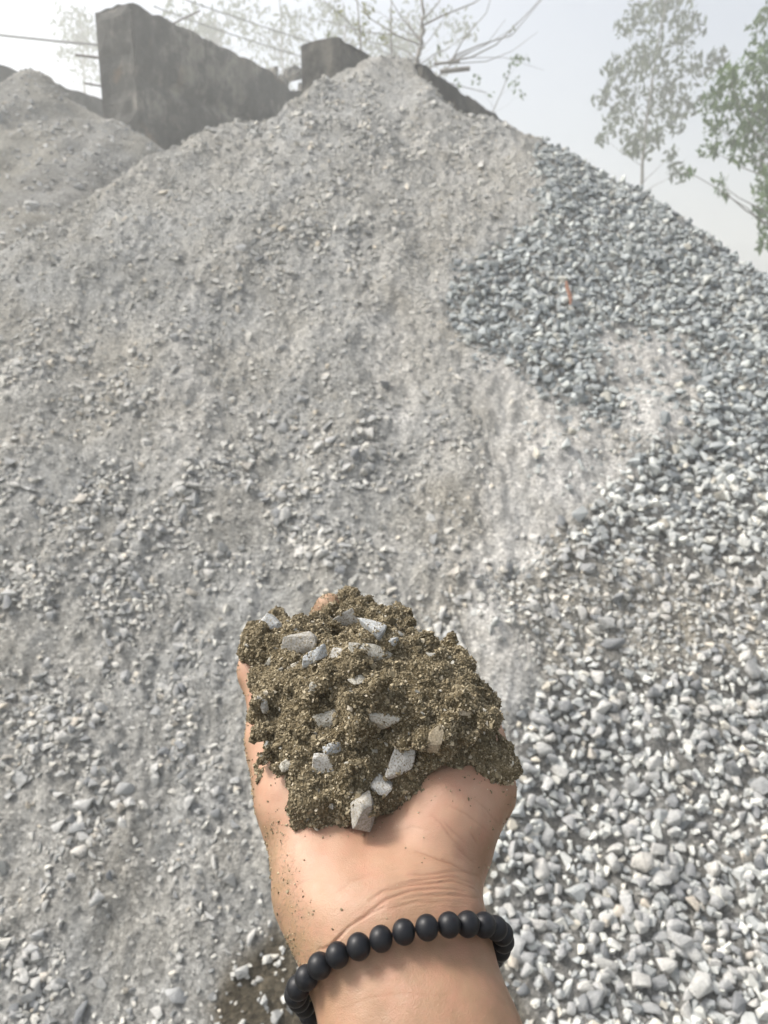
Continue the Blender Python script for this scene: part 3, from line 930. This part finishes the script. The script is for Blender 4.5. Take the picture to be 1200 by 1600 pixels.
# palm frame, for colour and creases
yax = P3((560, 1200, .31)) - P3((608, 1450, .26)); yax /= np.linalg.norm(yax)
zax = -ray(600, 1350); zax = zax - yax * (zax @ yax); zax /= np.linalg.norm(zax)
xax = np.cross(yax, zax)
W0 = P3((608, 1450, .26))
loc = (HV - W0) @ np.stack([xax, yax, zax], 1)
facing = HN @ zax
hpx, hpy, hd = project(HV)
# skin creases: (points, width m, depth m)
CR = [([(742, 1384), (708, 1376), (667, 1380), (633, 1384), (600, 1392), (575, 1409)], 1.0), ([(746, 1367), (708, 1349), (679, 1340), (650, 1332)], .9),
      ([(738, 1359), (692, 1363), (658, 1367), (637, 1367)], .7), ([(742, 1376), (704, 1369), (671, 1372), (642, 1378), (608, 1384)], .8),
      ([(725, 1392), (683, 1388), (642, 1392), (604, 1405), (575, 1426), (546, 1451)], .9), ([(550, 1447), (533, 1463), (517, 1476), (500, 1480)], 1.4),
      ([(571, 1284), (570, 1301), (572, 1318)], .9), ([(725, 1317), (708, 1301), (696, 1288)], .5), ([(746, 1322), (737, 1305)], .5),
      ([(738, 1347), (725, 1334), (712, 1322)], .5), ([(600, 1417), (579, 1426), (558, 1442), (537, 1459)], .9), ([(675, 1276), (692, 1292), (708, 1313), (725, 1330)], .5),
      ([(748, 1400), (712, 1400), (671, 1399), (633, 1405)], .6), ([(690, 1411), (650, 1410), (610, 1420)], .45), ([(520, 1400), (545, 1375), (580, 1362)], .35),
      ([(455, 1395), (470, 1380), (490, 1375)], .4), ([(610, 1300), (640, 1290), (668, 1300)], .3), ([(700, 1260), (730, 1275), (760, 1300)], .4), ([(735, 1245), (760, 1262), (780, 1285)], .35),
      ([(515, 1580), (570, 1560), (640, 1552), (700, 1556)], .2), ([(530, 1535), (590, 1512), (660, 1503)], .22)]
wobx = hpx + 5 * noise3(HV[:, 0] * 90, HV[:, 1] * 90, HV[:, 2] * 90, 51); woby = hpy + 5 * noise3(HV[:, 0] * 90, HV[:, 1] * 90, HV[:, 2] * 90, 52)
cline = np.zeros(len(HV))
for pl, amp in CR:
    P_ = np.array(pl, float)
    for k in range(len(P_) - 1):
        e_ = P_[k + 1] - P_[k]
        t_ = np.clip(((wobx - P_[k, 0]) * e_[0] + (woby - P_[k, 1]) * e_[1]) / (e_ @ e_), 0, 1)
        d_ = np.hypot(wobx - P_[k, 0] - t_ * e_[0], woby - P_[k, 1] - t_ * e_[1])
        tt_ = (k + t_) / (len(P_) - 1)
        cline = np.maximum(cline, amp * np.exp(-(d_ / 1.9) ** 2) * (0.35 + 0.65 * np.sin(math.pi * np.clip(tt_, 0.03, 0.97))))
cline *= (HN @ (-ray(600, 1350) / np.linalg.norm(ray(600, 1350)))) > 0.0
HV = HV - HN * (cline * 0.0005)[:, None]
HV = HV + HN * (0.00035 * noise3(HV[:, 0] * 140, HV[:, 1] * 140, HV[:, 2] * 140, 61) + 0.0009 * noise3(HV[:, 0] * 45, HV[:, 1] * 45, HV[:, 2] * 45, 62))[:, None]
palm = sm(0.15, 0.75, facing) * sm(-0.012, 0.03, loc[:, 1])
dirt = sm(0.0, 0.05, loc[:, 1] + 0.03) * sm(-0.015, -0.040, loc[:, 0]) * sm(.62, .1, facing)
dirt = np.maximum(dirt, sm(1010, 970, hpy))
dirt = np.maximum(dirt, 1.0 * sm(40, -10, poly_sd(hpx, hpy, [(425, 1420), (405, 1290), (428, 1300), (452, 1400), (492, 1500), (455, 1500)])))
crease = np.clip(cline, 0, 1.4)
fine = np.exp(-((hpx - 680) / 110) ** 2 - ((hpy - 1380) / 60) ** 2)

def mat_skin():
    t = NT('skin'); co = t.coord()
    palm_a, dirt_a, cr_a = t.attr('palm', 'Fac'), t.attr('dirt', 'Fac'), t.attr('crease', 'Fac')
    n1 = t.noise(co, 55, 4, 0.6)
    tan = t.ramp(n1, [(0.3, (0.25, 0.148, 0.087)), (0.7, (0.33, 0.202, 0.125))])
    pal = t.ramp(n1, [(0.3, (0.37, 0.218, 0.142)), (0.7, (0.435, 0.272, 0.188))])
    c = t.mix(tan, pal, palm_a)
    # small blotches of redder skin
    c = t.mix(c, (0.42, 0.20, 0.14), t.math('MULTIPLY', t.ramp(t.noise(co, 130, 5, 0.65), [(0.45, 0.0), (0.72, 1.0)]), 0.45))
    c = t.mix(c, (0.27, 0.175, 0.095), t.math('MULTIPLY', dirt_a, t.ramp(t.noise(co, 110, 5, 0.7), [(0.38, 0.0), (0.60, 0.85)])))
    dm = t.ramp(t.noise(co, 900, 4, 0.75), [(0.50, 0.0), (0.64, 1.0)])
    dmask = t.math('MULTIPLY', dirt_a, dm)
    c = t.mix(c, (0.20, 0.145, 0.085), t.math('MULTIPLY', dmask, 0.8))
    c = t.mix(c, (0.20, 0.09, 0.05), t.math('MULTIPLY', cr_a, 0.62))
    # very fine lines running across the wrist
    mp = t.n('ShaderNodeMapping'); t.l(t.attr('hloc', 'Vector'), mp.inputs[0])
    mp.inputs['Rotation'].default_value = (0, 0, math.radians(12))
    mp.inputs['Scale'].default_value = (14, 130, 14)
    ln = t.noise(mp.outputs[0], 7.0, 3, 0.55, 0.3)
    b = t.bump(t.math('MULTIPLY', ln, t.math('ADD', t.attr('fine', 'Fac'), 0.06)), 0.55, 0.0006)
    v = t.n('ShaderNodeTexVoronoi', i_Scale=2400.0); t.l(co, v.inputs['Vector'])
    b = t.bump(v.outputs['Distance'], 0.25, 0.0004, b)
    b = t.bump(t.noise(co, 160, 4, 0.6), 0.15, 0.0008, b)
    b = t.bump(t.noise(co, 700, 4, 0.7), 0.22, 0.0005, b)
    b = t.bump(dmask, 0.4, 0.0005, b)
    m = t.set(c, t.ramp(t.noise(co, 200, 3, 0.6), [(0.3, 0.42), (0.7, 0.6)]), b, 0.42)
    t.p.inputs['Subsurface Weight'].default_value = 0.12
    t.p.inputs['Subsurface Radius'].default_value = (1.0, 0.35, 0.2)
    t.p.inputs['Subsurface Scale'].default_value = 0.004
    return m
MAT_SKIN = mat_skin()
hand = build_mesh('person', HV, HQ, MAT_SKIN, True, attrs={'palm': palm, 'dirt': dirt, 'crease': crease, 'fine': fine})
a = hand.data.attributes.new('hloc', 'FLOAT_VECTOR', 'POINT')
a.data.foreach_set('vector', np.ascontiguousarray(loc, np.float32).ravel())
tag(hand, 'bare right forearm and cupped hand held out palm up, full of damp sand', 'person')

# ------------------------------------------------------------------ damp sand in the palm
B = [(525, 1125, .318, .0295), (600, 1115, .315, .0325), (672, 1125, .308, .0265), (485, 1080, .330, .0225), (482, 1180, .302, .0170), (543, 1212, .292, .0185),
     (618, 1185, .296, .0180), (455, 1055, .338, .0140), (520, 1050, .345, .0180), (600, 1050, .340, .0200), (655, 1075, .332, .0180), (708, 1120, .316, .0140),
     (735, 1165, .302, .0105), (778, 1197, .292, .0032), (757, 1186, .298, .0055), (577, 1258, .277, .0065), (592, 1092, .284, .0085), (500, 1255, .281, .0070), (538, 1258, .279, .0070),
     (622, 1232, .284, .0075), (464, 1232, .292, .0065), (668, 1203, .292, .0065), (713, 1188, .296, .0085), (597, 956, .368, .0060), (604, 975, .362, .0060), (543, 952, .364, .0060), (590, 990, .362, .0085), (540, 968, .364, .0060), (535, 1000, .358, .0080),
     (472, 995, .356, .0085), (422, 990, .352, .0060), (414, 1022, .346, .0065), (410, 1065, .334, .0050), (438, 1130, .318, .0070), (625, 1020, .356, .0080), (565, 1010, .358, .0090), (450, 1195, .300, .0050), (425, 1100, .328, .0060), (690, 1070, .326, .0110)]
mp_ = [(P3(b), P3(b) + 1e-5, b[3], b[3], .008) for b in B]
pts = np.array([p[0] for p in mp_]); lo = pts.min(0) - 0.048; hi = pts.max(0) + 0.048
H = 0.0010
D, ax = sdf_grid(mp_, lo, hi, H, 0.008)
pv, pq = surface_nets(D, lo, H)
rc = np.random.default_rng(8)
cj = rc.integers(0, len(pv), 620)
pnn = vnormals(pv, pq)
for q_ in cj:                                   # crumbs and clods of damp sand
    r_ = 0.0012 + 0.0024 * rc.random() ** 2.0
    c_ = pv[q_] + pnn[q_] * r_ * 0.35
    i0 = np.maximum(((c_ - r_ - 0.004 - lo) / H).astype(int), 0); i1 = np.minimum(((c_ + r_ + 0.004 - lo) / H).astype(int) + 2, D.shape)
    sl = tuple(slice(i0[k], i1[k]) for k in range(3))
    gx_, gy_, gz_ = np.meshgrid(*[lo[k] + H * np.arange(i0[k], i1[k]) - c_[k] for k in range(3)], indexing='ij')
    dd_ = np.sqrt(gx_ ** 2 + gy_ ** 2 + gz_ ** 2) - r_
    o_ = D[sl]; hh_ = np.clip(0.5 + 0.5 * (o_ - dd_) / 0.0012, 0, 1)
    D[sl] = o_ * (1 - hh_) + dd_ * hh_ - 0.0012 * hh_ * (1 - hh_)
near = np.abs(D) < 0.02
I = np.argwhere(near); q = I * H + lo
nz = 0.0050 * noise3(q[:, 0] * 95, q[:, 1] * 95, q[:, 2] * 95, 3) + 0.0024 * noise3(q[:, 0] * 210, q[:, 1] * 210, q[:, 2] * 210, 4) + 0.0014 * noise3(q[:, 0] * 430, q[:, 1] * 430, q[:, 2] * 430, 5)
D[near] += nz
MV, MQ = surface_nets(D, lo, H)
def mat_sand(name):
    t = NT(name); co = t.coord()
    c = t.ramp(t.noise(co, 900, 4, 0.75), [(0.25, (0.055, 0.044, 0.026)), (0.5, (0.16, 0.130, 0.080)), (0.78, (0.34, 0.29, 0.20))])
    c = t.mix(c, t.ramp(t.noise(co, 45, 3, 0.6), [(0.35, (0.78, 0.75, 0.68)), (0.65, (1.15, 1.15, 1.15))]), 1.0, 'MULTIPLY')
    b = t.bump(t.noise(co, 1100, 4, 0.7), 0.9, 0.0012)
    b = t.bump(t.noise(co, 420, 4, 0.7), 0.7, 0.002, b)
    return t.set(c, 0.95, b, 0.15)
MAT_SAND = mat_sand('damp_sand')
mound = build_mesh('sand_mound', MV, MQ, MAT_SAND, True)
tag(mound, 'heaped handful of damp brown sand resting in the cupped palm', 'sand')

def sample_faces(V, Q, n, rs):
    A = np.linalg.norm(np.cross(V[Q[:, 2]] - V[Q[:, 0]], V[Q[:, 3]] - V[Q[:, 1]]), axis=1)
    j = rs.choice(len(Q), n, p=A / A.sum())
    u, w = rs.random((n, 1)), rs.random((n, 1))
    p = (V[Q[j, 0]] * (1 - u) + V[Q[j, 1]] * u) * (1 - w) + (V[Q[j, 3]] * (1 - u) + V[Q[j, 2]] * u) * w
    nn = np.cross(V[Q[j, 2]] - V[Q[j, 0]], V[Q[j, 3]] - V[Q[j, 1]]); nn /= np.linalg.norm(nn, axis=1, keepdims=True) + 1e-12
    return p, nn, j
GRAINS = [hull_shape(9, 0.8, 500 + k) for k in range(10)]
MAT_GRAIN = (lambda t: t.set(t.mix(t.attr('Col'), t.ramp(t.noise(t.coord(), 1400, 3, 0.7), [(0.3, 0.7), (0.7, 1.25)]), 1.0, 'MULTIPLY'), 0.9, None, 0.2))(NT('sand_grain'))
def grain_colors(n, rs):
    r = rs.random(n)
    xs = [0, .5, .88, .975, 1]
    c = np.stack([np.interp(r, xs, v) for v in ([.10, .205, .32, .42, .50], [.082, .170, .272, .365, .45], [.050, .108, .182, .26, .36])], -1)
    return c
rs = np.random.default_rng(5)
n = 80000
p, nn, j = sample_faces(MV, MQ, n, rs)
keep = nn @ (-ray(580, 1120) / np.linalg.norm(ray(580, 1120))) > -0.25       # the underside rests on skin
p, nn = p[keep], nn[keep]; n = len(p)
s = 0.00044 * np.exp(rs.normal(size=n) * 0.42)
o = scatter('sand_grains', p + nn * (s * 0.25)[:, None], s, rotations(n, nn, 1.5), grain_colors(n, rs), GRAINS, MAT_GRAIN, False, parent=mound, kind='stuff')

# pale grit mixed through the sand
n = 420
p, nn, j = sample_faces(MV, MQ, n, rs)
keep = nn @ (-ray(580, 1120) / np.linalg.norm(ray(580, 1120))) > -0.1
p, nn = p[keep], nn[keep]; n = len(p)
s = 0.00085 * np.exp(rs.normal(size=n) * 0.42)
scatter('grit', p + nn * (s * 0.2)[:, None], s, rotations(n, nn, 0.9), stone_colors(n) * (0.45 + 0.5 * rs.random((n, 1))) * np.array([1, .96, .87]), SHAPES_LO, MAT_GRAIN, parent=mound, kind='stuff')

# loose grains stuck to the skin
n = 60000
p, nn, j = sample_faces(HV, HQ, n, rs)
hp = HQ[j, 0]
gpx, gpy, gd = project(p)
sd_ = poly_sd(gpx, gpy, [(385, 1030), (385, 1090), (410, 1130), (430, 1210), (435, 1255), (480, 1285), (520, 1280), (580, 1290), (640, 1245), (680, 1215), (740, 1195), (800, 1215), (770, 1150), (710, 1040)])
pr = 0.10 * sm(40, 0, sd_) * (facing[hp] > 0.1) + 0.75 * dirt[hp] * sm(-.3, .4, noise3(p[:, 0] * 120, p[:, 1] * 120, p[:, 2] * 120, 9)) + 0.9 * sm(1000, 965, gpy) + 0.006 * (facing[hp] > 0)
pr = pr + 0.10 * sm(.03, .042, loc[hp, 0]) * sm(.0, .03, loc[hp, 1])
ok = (rs.random(n) < pr) & (loc[hp, 1] > -0.02)
p, nn = p[ok], nn[ok]; n = len(p)
s = 0.00033 * np.exp(rs.normal(size=n) * 0.35)
o = scatter('sand_grains', p + nn * (s * 0.3)[:, None], s, rotations(n, nn, 1.5), grain_colors(n, rs) * 1.25, GRAINS, MAT_GRAIN, kind='stuff')
o['label'] = 'loose sand grains stuck to the palm and the edge of the hand'; o['category'] = 'sand'

# ------------------------------------------------------------------ stones lying in the sand
bvh = BVHTree.FromPolygons([Vector(v) for v in MV], [tuple(map(int, f)) for f in MQ])
def hit(px, py):
    r = ray(px, py)
    h_ = bvh.ray_cast(Vector(CAM), Vector(r).normalized())
    if h_[0] is None:
        return CAM + r * 0.34, -r / np.linalg.norm(r)
    return np.array(h_[0]), np.array(h_[1])
def mat_pebble(name, c0, c1, c2, scale=260):
    t = NT(name); co = t.coord()
    c = t.ramp(t.noise(co, scale, 6, 0.75, 0.5), [(0.25, c0), (0.5, c1), (0.75, c2)])
    sp = t.ramp(t.noise(co, scale * 5, 3, 0.7), [(0.48, 0.0), (0.60, 1.0)])
    c = t.mix(c, (0.20, 0.165, 0.105), t.math('MULTIPLY', sp, 0.7))
    b = t.bump(t.noise(co, scale * 1.6, 6, 0.7), 0.7, 0.0012)
    return t.set(c, 0.75, b, 0.35)
PEB = {'pale': mat_pebble('pale_stone', (.33, .315, .27), (.48, .465, .41), (.58, .565, .52)),
       'white': mat_pebble('white_stone', (.34, .33, .31), (.48, .475, .45), (.60, .59, .57)),
       'blue': mat_pebble('blue_grey_stone', (.18, .195, .21), (.36, .38, .39), (.58, .585, .575)),
       'grey': mat_pebble('grey_stone', (.20, .195, .175), (.33, .32, .295), (.47, .455, .42)),
       'tan': mat_pebble('tan_stone', (.20, .165, .11), (.33, .28, .20), (.47, .42, .33))}
# px, py, width, height, in-plane angle, material, sink, label
MST = [
    (422, 981, 36, 30, -30, 'blue', .4, 'dark blue grey stone dusted with sand at the top left corner of the sand'),
    (468, 1008, 46, 31, 8, 'grey', .1, 'smooth rounded grey stone near the top left of the sand'),
    (490, 1027, 40, 17, 38, 'blue', .2, 'thin slanting blue grey sliver just below the smooth rounded stone'),
    (527, 1023, 28, 20, 25, 'white', .2, 'small whitish stone in the middle of the upper sand'),
    (578, 1020, 60, 24, -14, 'pale', .3, 'long pale grey slab lying across the upper sand'),
    (579, 986, 39, 34, -10, 'blue', .0, 'square blue grey stone beside the tallest sandy fingertip'),
    (544, 970, 32, 27, 30, 'white', .0, 'white stone wedged between the two sandy fingertips'),
    (584, 1124, 74, 34, 12, 'pale', .45, 'large pale stone half buried under a cap of sand at mid heap'),
    (503, 1132, 42, 29, 25, 'pale', .1, 'pale wedge shaped stone left of the half buried stone'),
    (505, 1196, 35, 32, -20, 'white', .0, 'rounded white stone at the lower left of the sand'),
    (519, 1171, 25, 15, 22, 'blue', .1, 'tiny blue grey stone touching the rounded white stone'),
    (627, 1192, 30, 58, -22, 'white', -.55, 'tall white shard standing in the lower right sand'),
    (597, 1224, 30, 25, -25, 'white', -.1, 'small whitish stone tucked under the tall white shard'),
    (577, 1267, 45, 50, 5, 'grey', -.1, 'big grey stone at the bottom edge of the sand against the palm'),
    (679, 1153, 22, 37, -10, 'tan', .3, 'upright tan stone in the right part of the sand'),
    (411, 1101, 12, 26, 20, 'white', .0, 'thin white shard on the left rim of the sand'),
    (418, 1165, 20, 12, 5, 'blue', .0, 'little blue grey chip on the left rim of the sand above the wrist side'),
    (560, 1063, 26, 13, 8, 'pale', .2, 'little pale chip in the sand above the half buried stone'),
    (448, 1196, 18, 13, 30, 'pale', .1, 'little pale chip at the lower left rim of the sand'),
    (493, 1075, 20, 13, -20, 'pale', .3, 'little pale chip at the left of mid heap'),
    (462, 1040, 14, 18, 10, 'pale', .2, 'little upright pale chip below the smooth rounded stone'),
    (725, 1112, 20, 11, 0, 'tan', .3, 'little tan chip near the right rim of the sand'),
    (424, 1029, 26, 12, 25, 'pale', .3, 'pale flake near the upper left rim of the sand'),
    (614, 1000, 14, 14, 40, 'blue', .2, 'small dark chip at the foot of the tallest sandy fingertip'),
]
for k, (cx, cy, w, hgt, ang, mk, sink, lab) in enumerate(MST):
    P_, N_ = hit(cx, cy)
    d_ = float(project(P_)[2])
    rx, ry = w / 2 / F * d_ * 1.34, hgt / 2 / F * d_ * 1.34
    rz = min(rx, ry) * 0.75
    vv, ff = hull_shape(13, 1.0, 900 + 31 * k)
    vv = vv / np.abs(vv).max(0)
    bm = bmesh.new()
    bv = [bm.verts.new(v) for v in vv]
    for f_ in ff: bm.faces.new([bv[q_] for q_ in f_])
    bmesh.ops.subdivide_edges(bm, edges=list(bm.edges), cuts=3, use_grid_fill=True)
    bmesh.ops.smooth_vert(bm, verts=bm.verts, factor=0.4, use_axis_x=True, use_axis_y=True, use_axis_z=True)
    for v in bm.verts:
        c3 = v.co * 2.2
        v.co *= 1 + 0.06 * float(noise3(np.array([c3.x + k]), np.array([c3.y]), np.array([c3.z]), 40)[0]) + 0.025 * float(noise3(np.array([c3.x * 3 + k]), np.array([c3.y * 3]), np.array([c3.z * 3]), 41)[0])
    me = bpy.data.meshes.new('stone'); bm.to_mesh(me); bm.free()
    me.polygons.foreach_set('use_smooth', [True] * len(me.polygons))
    me.set_sharp_from_angle(angle=math.radians(24))
    me.materials.append(PEB[mk])
    o = bpy.data.objects.new('stone', me); COL.objects.link(o)
    vdir = -ray(cx, cy); vdir /= np.linalg.norm(vdir)
    zl = vdir * 0.7 + N_ * 0.3; zl /= np.linalg.norm(zl)
    right = np.array([1.0, 0, 0]); right -= zl * (right @ zl); right /= np.linalg.norm(right)
    upv = np.cross(zl, right)
    c_, s_ = math.cos(math.radians(ang)), math.sin(math.radians(ang))
    e1, e2 = right * c_ + upv * s_, -right * s_ + upv * c_
    for v in me.vertices:
        q_ = e1 * v.co.x * rx + e2 * v.co.y * ry + zl * v.co.z * rz
        v.co = Vector(q_)
    o.location = Vector(P_ - zl * rz * (sink - 0.06))
    tag(o, lab, 'stone', 'stones in the handful of sand')

# grains of sand clinging to those stones
dp, dn = [], []
for o in [q for q in COL.objects if q.name.split('.')[0] == 'stone']:
    Lc = np.array(o.location); pl = [p_ for p_ in o.data.polygons]
    for q_ in rs.choice(len(pl), min(len(pl), 70), replace=False):
        p_ = pl[int(q_)]
        cc = np.array(p_.center) + Lc
        if noise3(cc[0:1] * 330, cc[1:2] * 330, cc[2:3] * 330, 77)[0] > 0.02:
            dp.append(cc); dn.append(np.array(p_.normal))
dp, dn = np.array(dp), np.array(dn); n = len(dp)
s = 0.00034 * np.exp(rs.normal(size=n) * 0.4)
scatter('sand_grains', dp + dn * (s * 0.25)[:, None], s, rotations(n, dn, 1.5), grain_colors(n, rs) * 1.1, GRAINS, MAT_GRAIN, parent=mound, kind='stuff')

# ------------------------------------------------------------------ bead bracelet
CTRL = [(487, 1588, .262), (474, 1566, .255), (476, 1546, .247), (491, 1526, .241), (510, 1508, .238), (538, 1490, .2355), (575, 1476, .234), (608, 1462, .2335),
        (645, 1453, .2335), (683, 1447, .2345), (717, 1444, .2375), (744, 1447, .243), (763, 1457, .250), (771, 1474, .258), (768, 1496, .267), (745, 1535, .284),
        (690, 1565, .294), (620, 1592, .296), (555, 1606, .288), (510, 1606, .275)]
cp = np.array([P3(c) for c in CTRL])
def catmull(P, m=40):
    n = len(P); out = []
    for i in range(n):
        a, b, c, d_ = P[i - 1], P[i], P[(i + 1) % n], P[(i + 2) % n]
        t = np.linspace(0, 1, m, endpoint=False)[:, None]
        out.append(0.5 * ((2 * b) + (-a + c) * t + (2 * a - 5 * b + 4 * c - d_) * t ** 2 + (-a + 3 * b - 3 * c + d_) * t ** 3))
    return np.concatenate(out)
cv = catmull(cp)
hbvh = BVHTree.FromPolygons([Vector(v) for v in HV[::1]], [tuple(map(int, f)) for f in HQ])
for it in range(3):
    for i_ in range(len(cv)):
        q_, n_, _, _ = hbvh.find_nearest(Vector(cv[i_]))
        sgn = (Vector(cv[i_]) - q_).dot(n_)
        if sgn < 0.0041: cv[i_] = np.array(q_) + np.array(n_) * 0.0041
    for _ in range(60): cv = 0.5 * cv + 0.25 * (np.roll(cv, 1, 0) + np.roll(cv, -1, 0))
seg = np.linalg.norm(np.roll(cv, -1, 0) - cv, axis=1)
Ltot = seg.sum(); acc = np.concatenate([[0], np.cumsum(seg)[:-1]])
NB = int(round(Ltot / 0.00735))
t_bead = NT('black_bead'); cob = t_bead.coord()
_dust = t_bead.ramp(t_bead.noise(cob, 9, 6, 0.8), [(0.58, 0.0), (0.72, 0.16)])
MAT_BEAD = t_bead.set(t_bead.mix(t_bead.ramp(t_bead.noise(cob, 300, 3, 0.6), [(0.3, (0.005, 0.006, 0.008)), (0.7, (0.012, 0.013, 0.017))]), (0.20, 0.18, 0.15), _dust),
                      t_bead.ramp(t_bead.noise(cob, 250, 4, 0.6), [(0.3, 0.36), (0.7, 0.52)]), None, 0.32)
MAT_CORD = NT('elastic_cord').set((0.02, 0.018, 0.016), 0.8)
cen = cv.mean(0)
br = thing('bead_bracelet', 'bracelet of matte black round beads worn round the wrist', 'bracelet', cen)
bm = bmesh.new()
bmesh.ops.create_uvsphere(bm, u_segments=24, v_segments=14, radius=1.0)
me = bpy.data.meshes.new('bead'); bm.to_mesh(me); bm.free()
me.polygons.foreach_set('use_smooth', [True] * len(me.polygons)); me.materials.append(MAT_BEAD)
for k in range(NB):
    j = int(np.searchsorted(acc, (k + 0.35) / NB * Ltot)) % len(cv)
    tan = Vector(cv[(j + 1) % len(cv)] - cv[j - 1]).normalized()
    o = bpy.data.objects.new('bead', me)
    o.parent = br
    o.location = Vector(cv[j] - cen)
    o.rotation_euler = (tan.to_track_quat('Z', 'Y') @ Matrix.Rotation(random.uniform(0, 6.28), 3, 'Z').to_quaternion()).to_euler()
    r_ = 0.00398 + 0.0001 * random.uniform(-1, 1)
    o.scale = (r_, r_, r_ * 0.95)
    COL.objects.link(o)
loop = np.concatenate([cv[::8], cv[:1]])
v, f = tube(loop - cen, [0.0006] * len(loop), 6)
build_mesh('cord', v, f, MAT_CORD, True, parent=br)

# ------------------------------------------------------------------ haze
X0, X1, Y0, Y1, Z0, Z1 = -GR - 3, GR + 3, -GR + 17, GR + 23, -1.1, 11.5
hz = py_mesh('haze', [(x, y, z) for x in (X0, X1) for y in (Y0, Y1) for z in (Z0, Z1)],
             [(0, 1, 3, 2), (4, 6, 7, 5), (0, 4, 5, 1), (2, 3, 7, 6), (0, 2, 6, 4), (1, 5, 7, 3)])
hz['kind'] = 'stuff'
hm = bpy.data.materials.new('haze_air'); hm.use_nodes = True
nt = hm.node_tree; nt.nodes.remove(nt.nodes['Principled BSDF'])
pv = nt.nodes.new('ShaderNodeVolumePrincipled')
pv.inputs['Color'].default_value = (0.975, 1.0, 0.985, 1)
pv.inputs['Density'].default_value = HAZE_DENSITY
pv.inputs['Anisotropy'].default_value = 0.35
nt.links.new(pv.outputs[0], nt.nodes['Material Output'].inputs['Volume'])
hz.data.materials.append(hm)
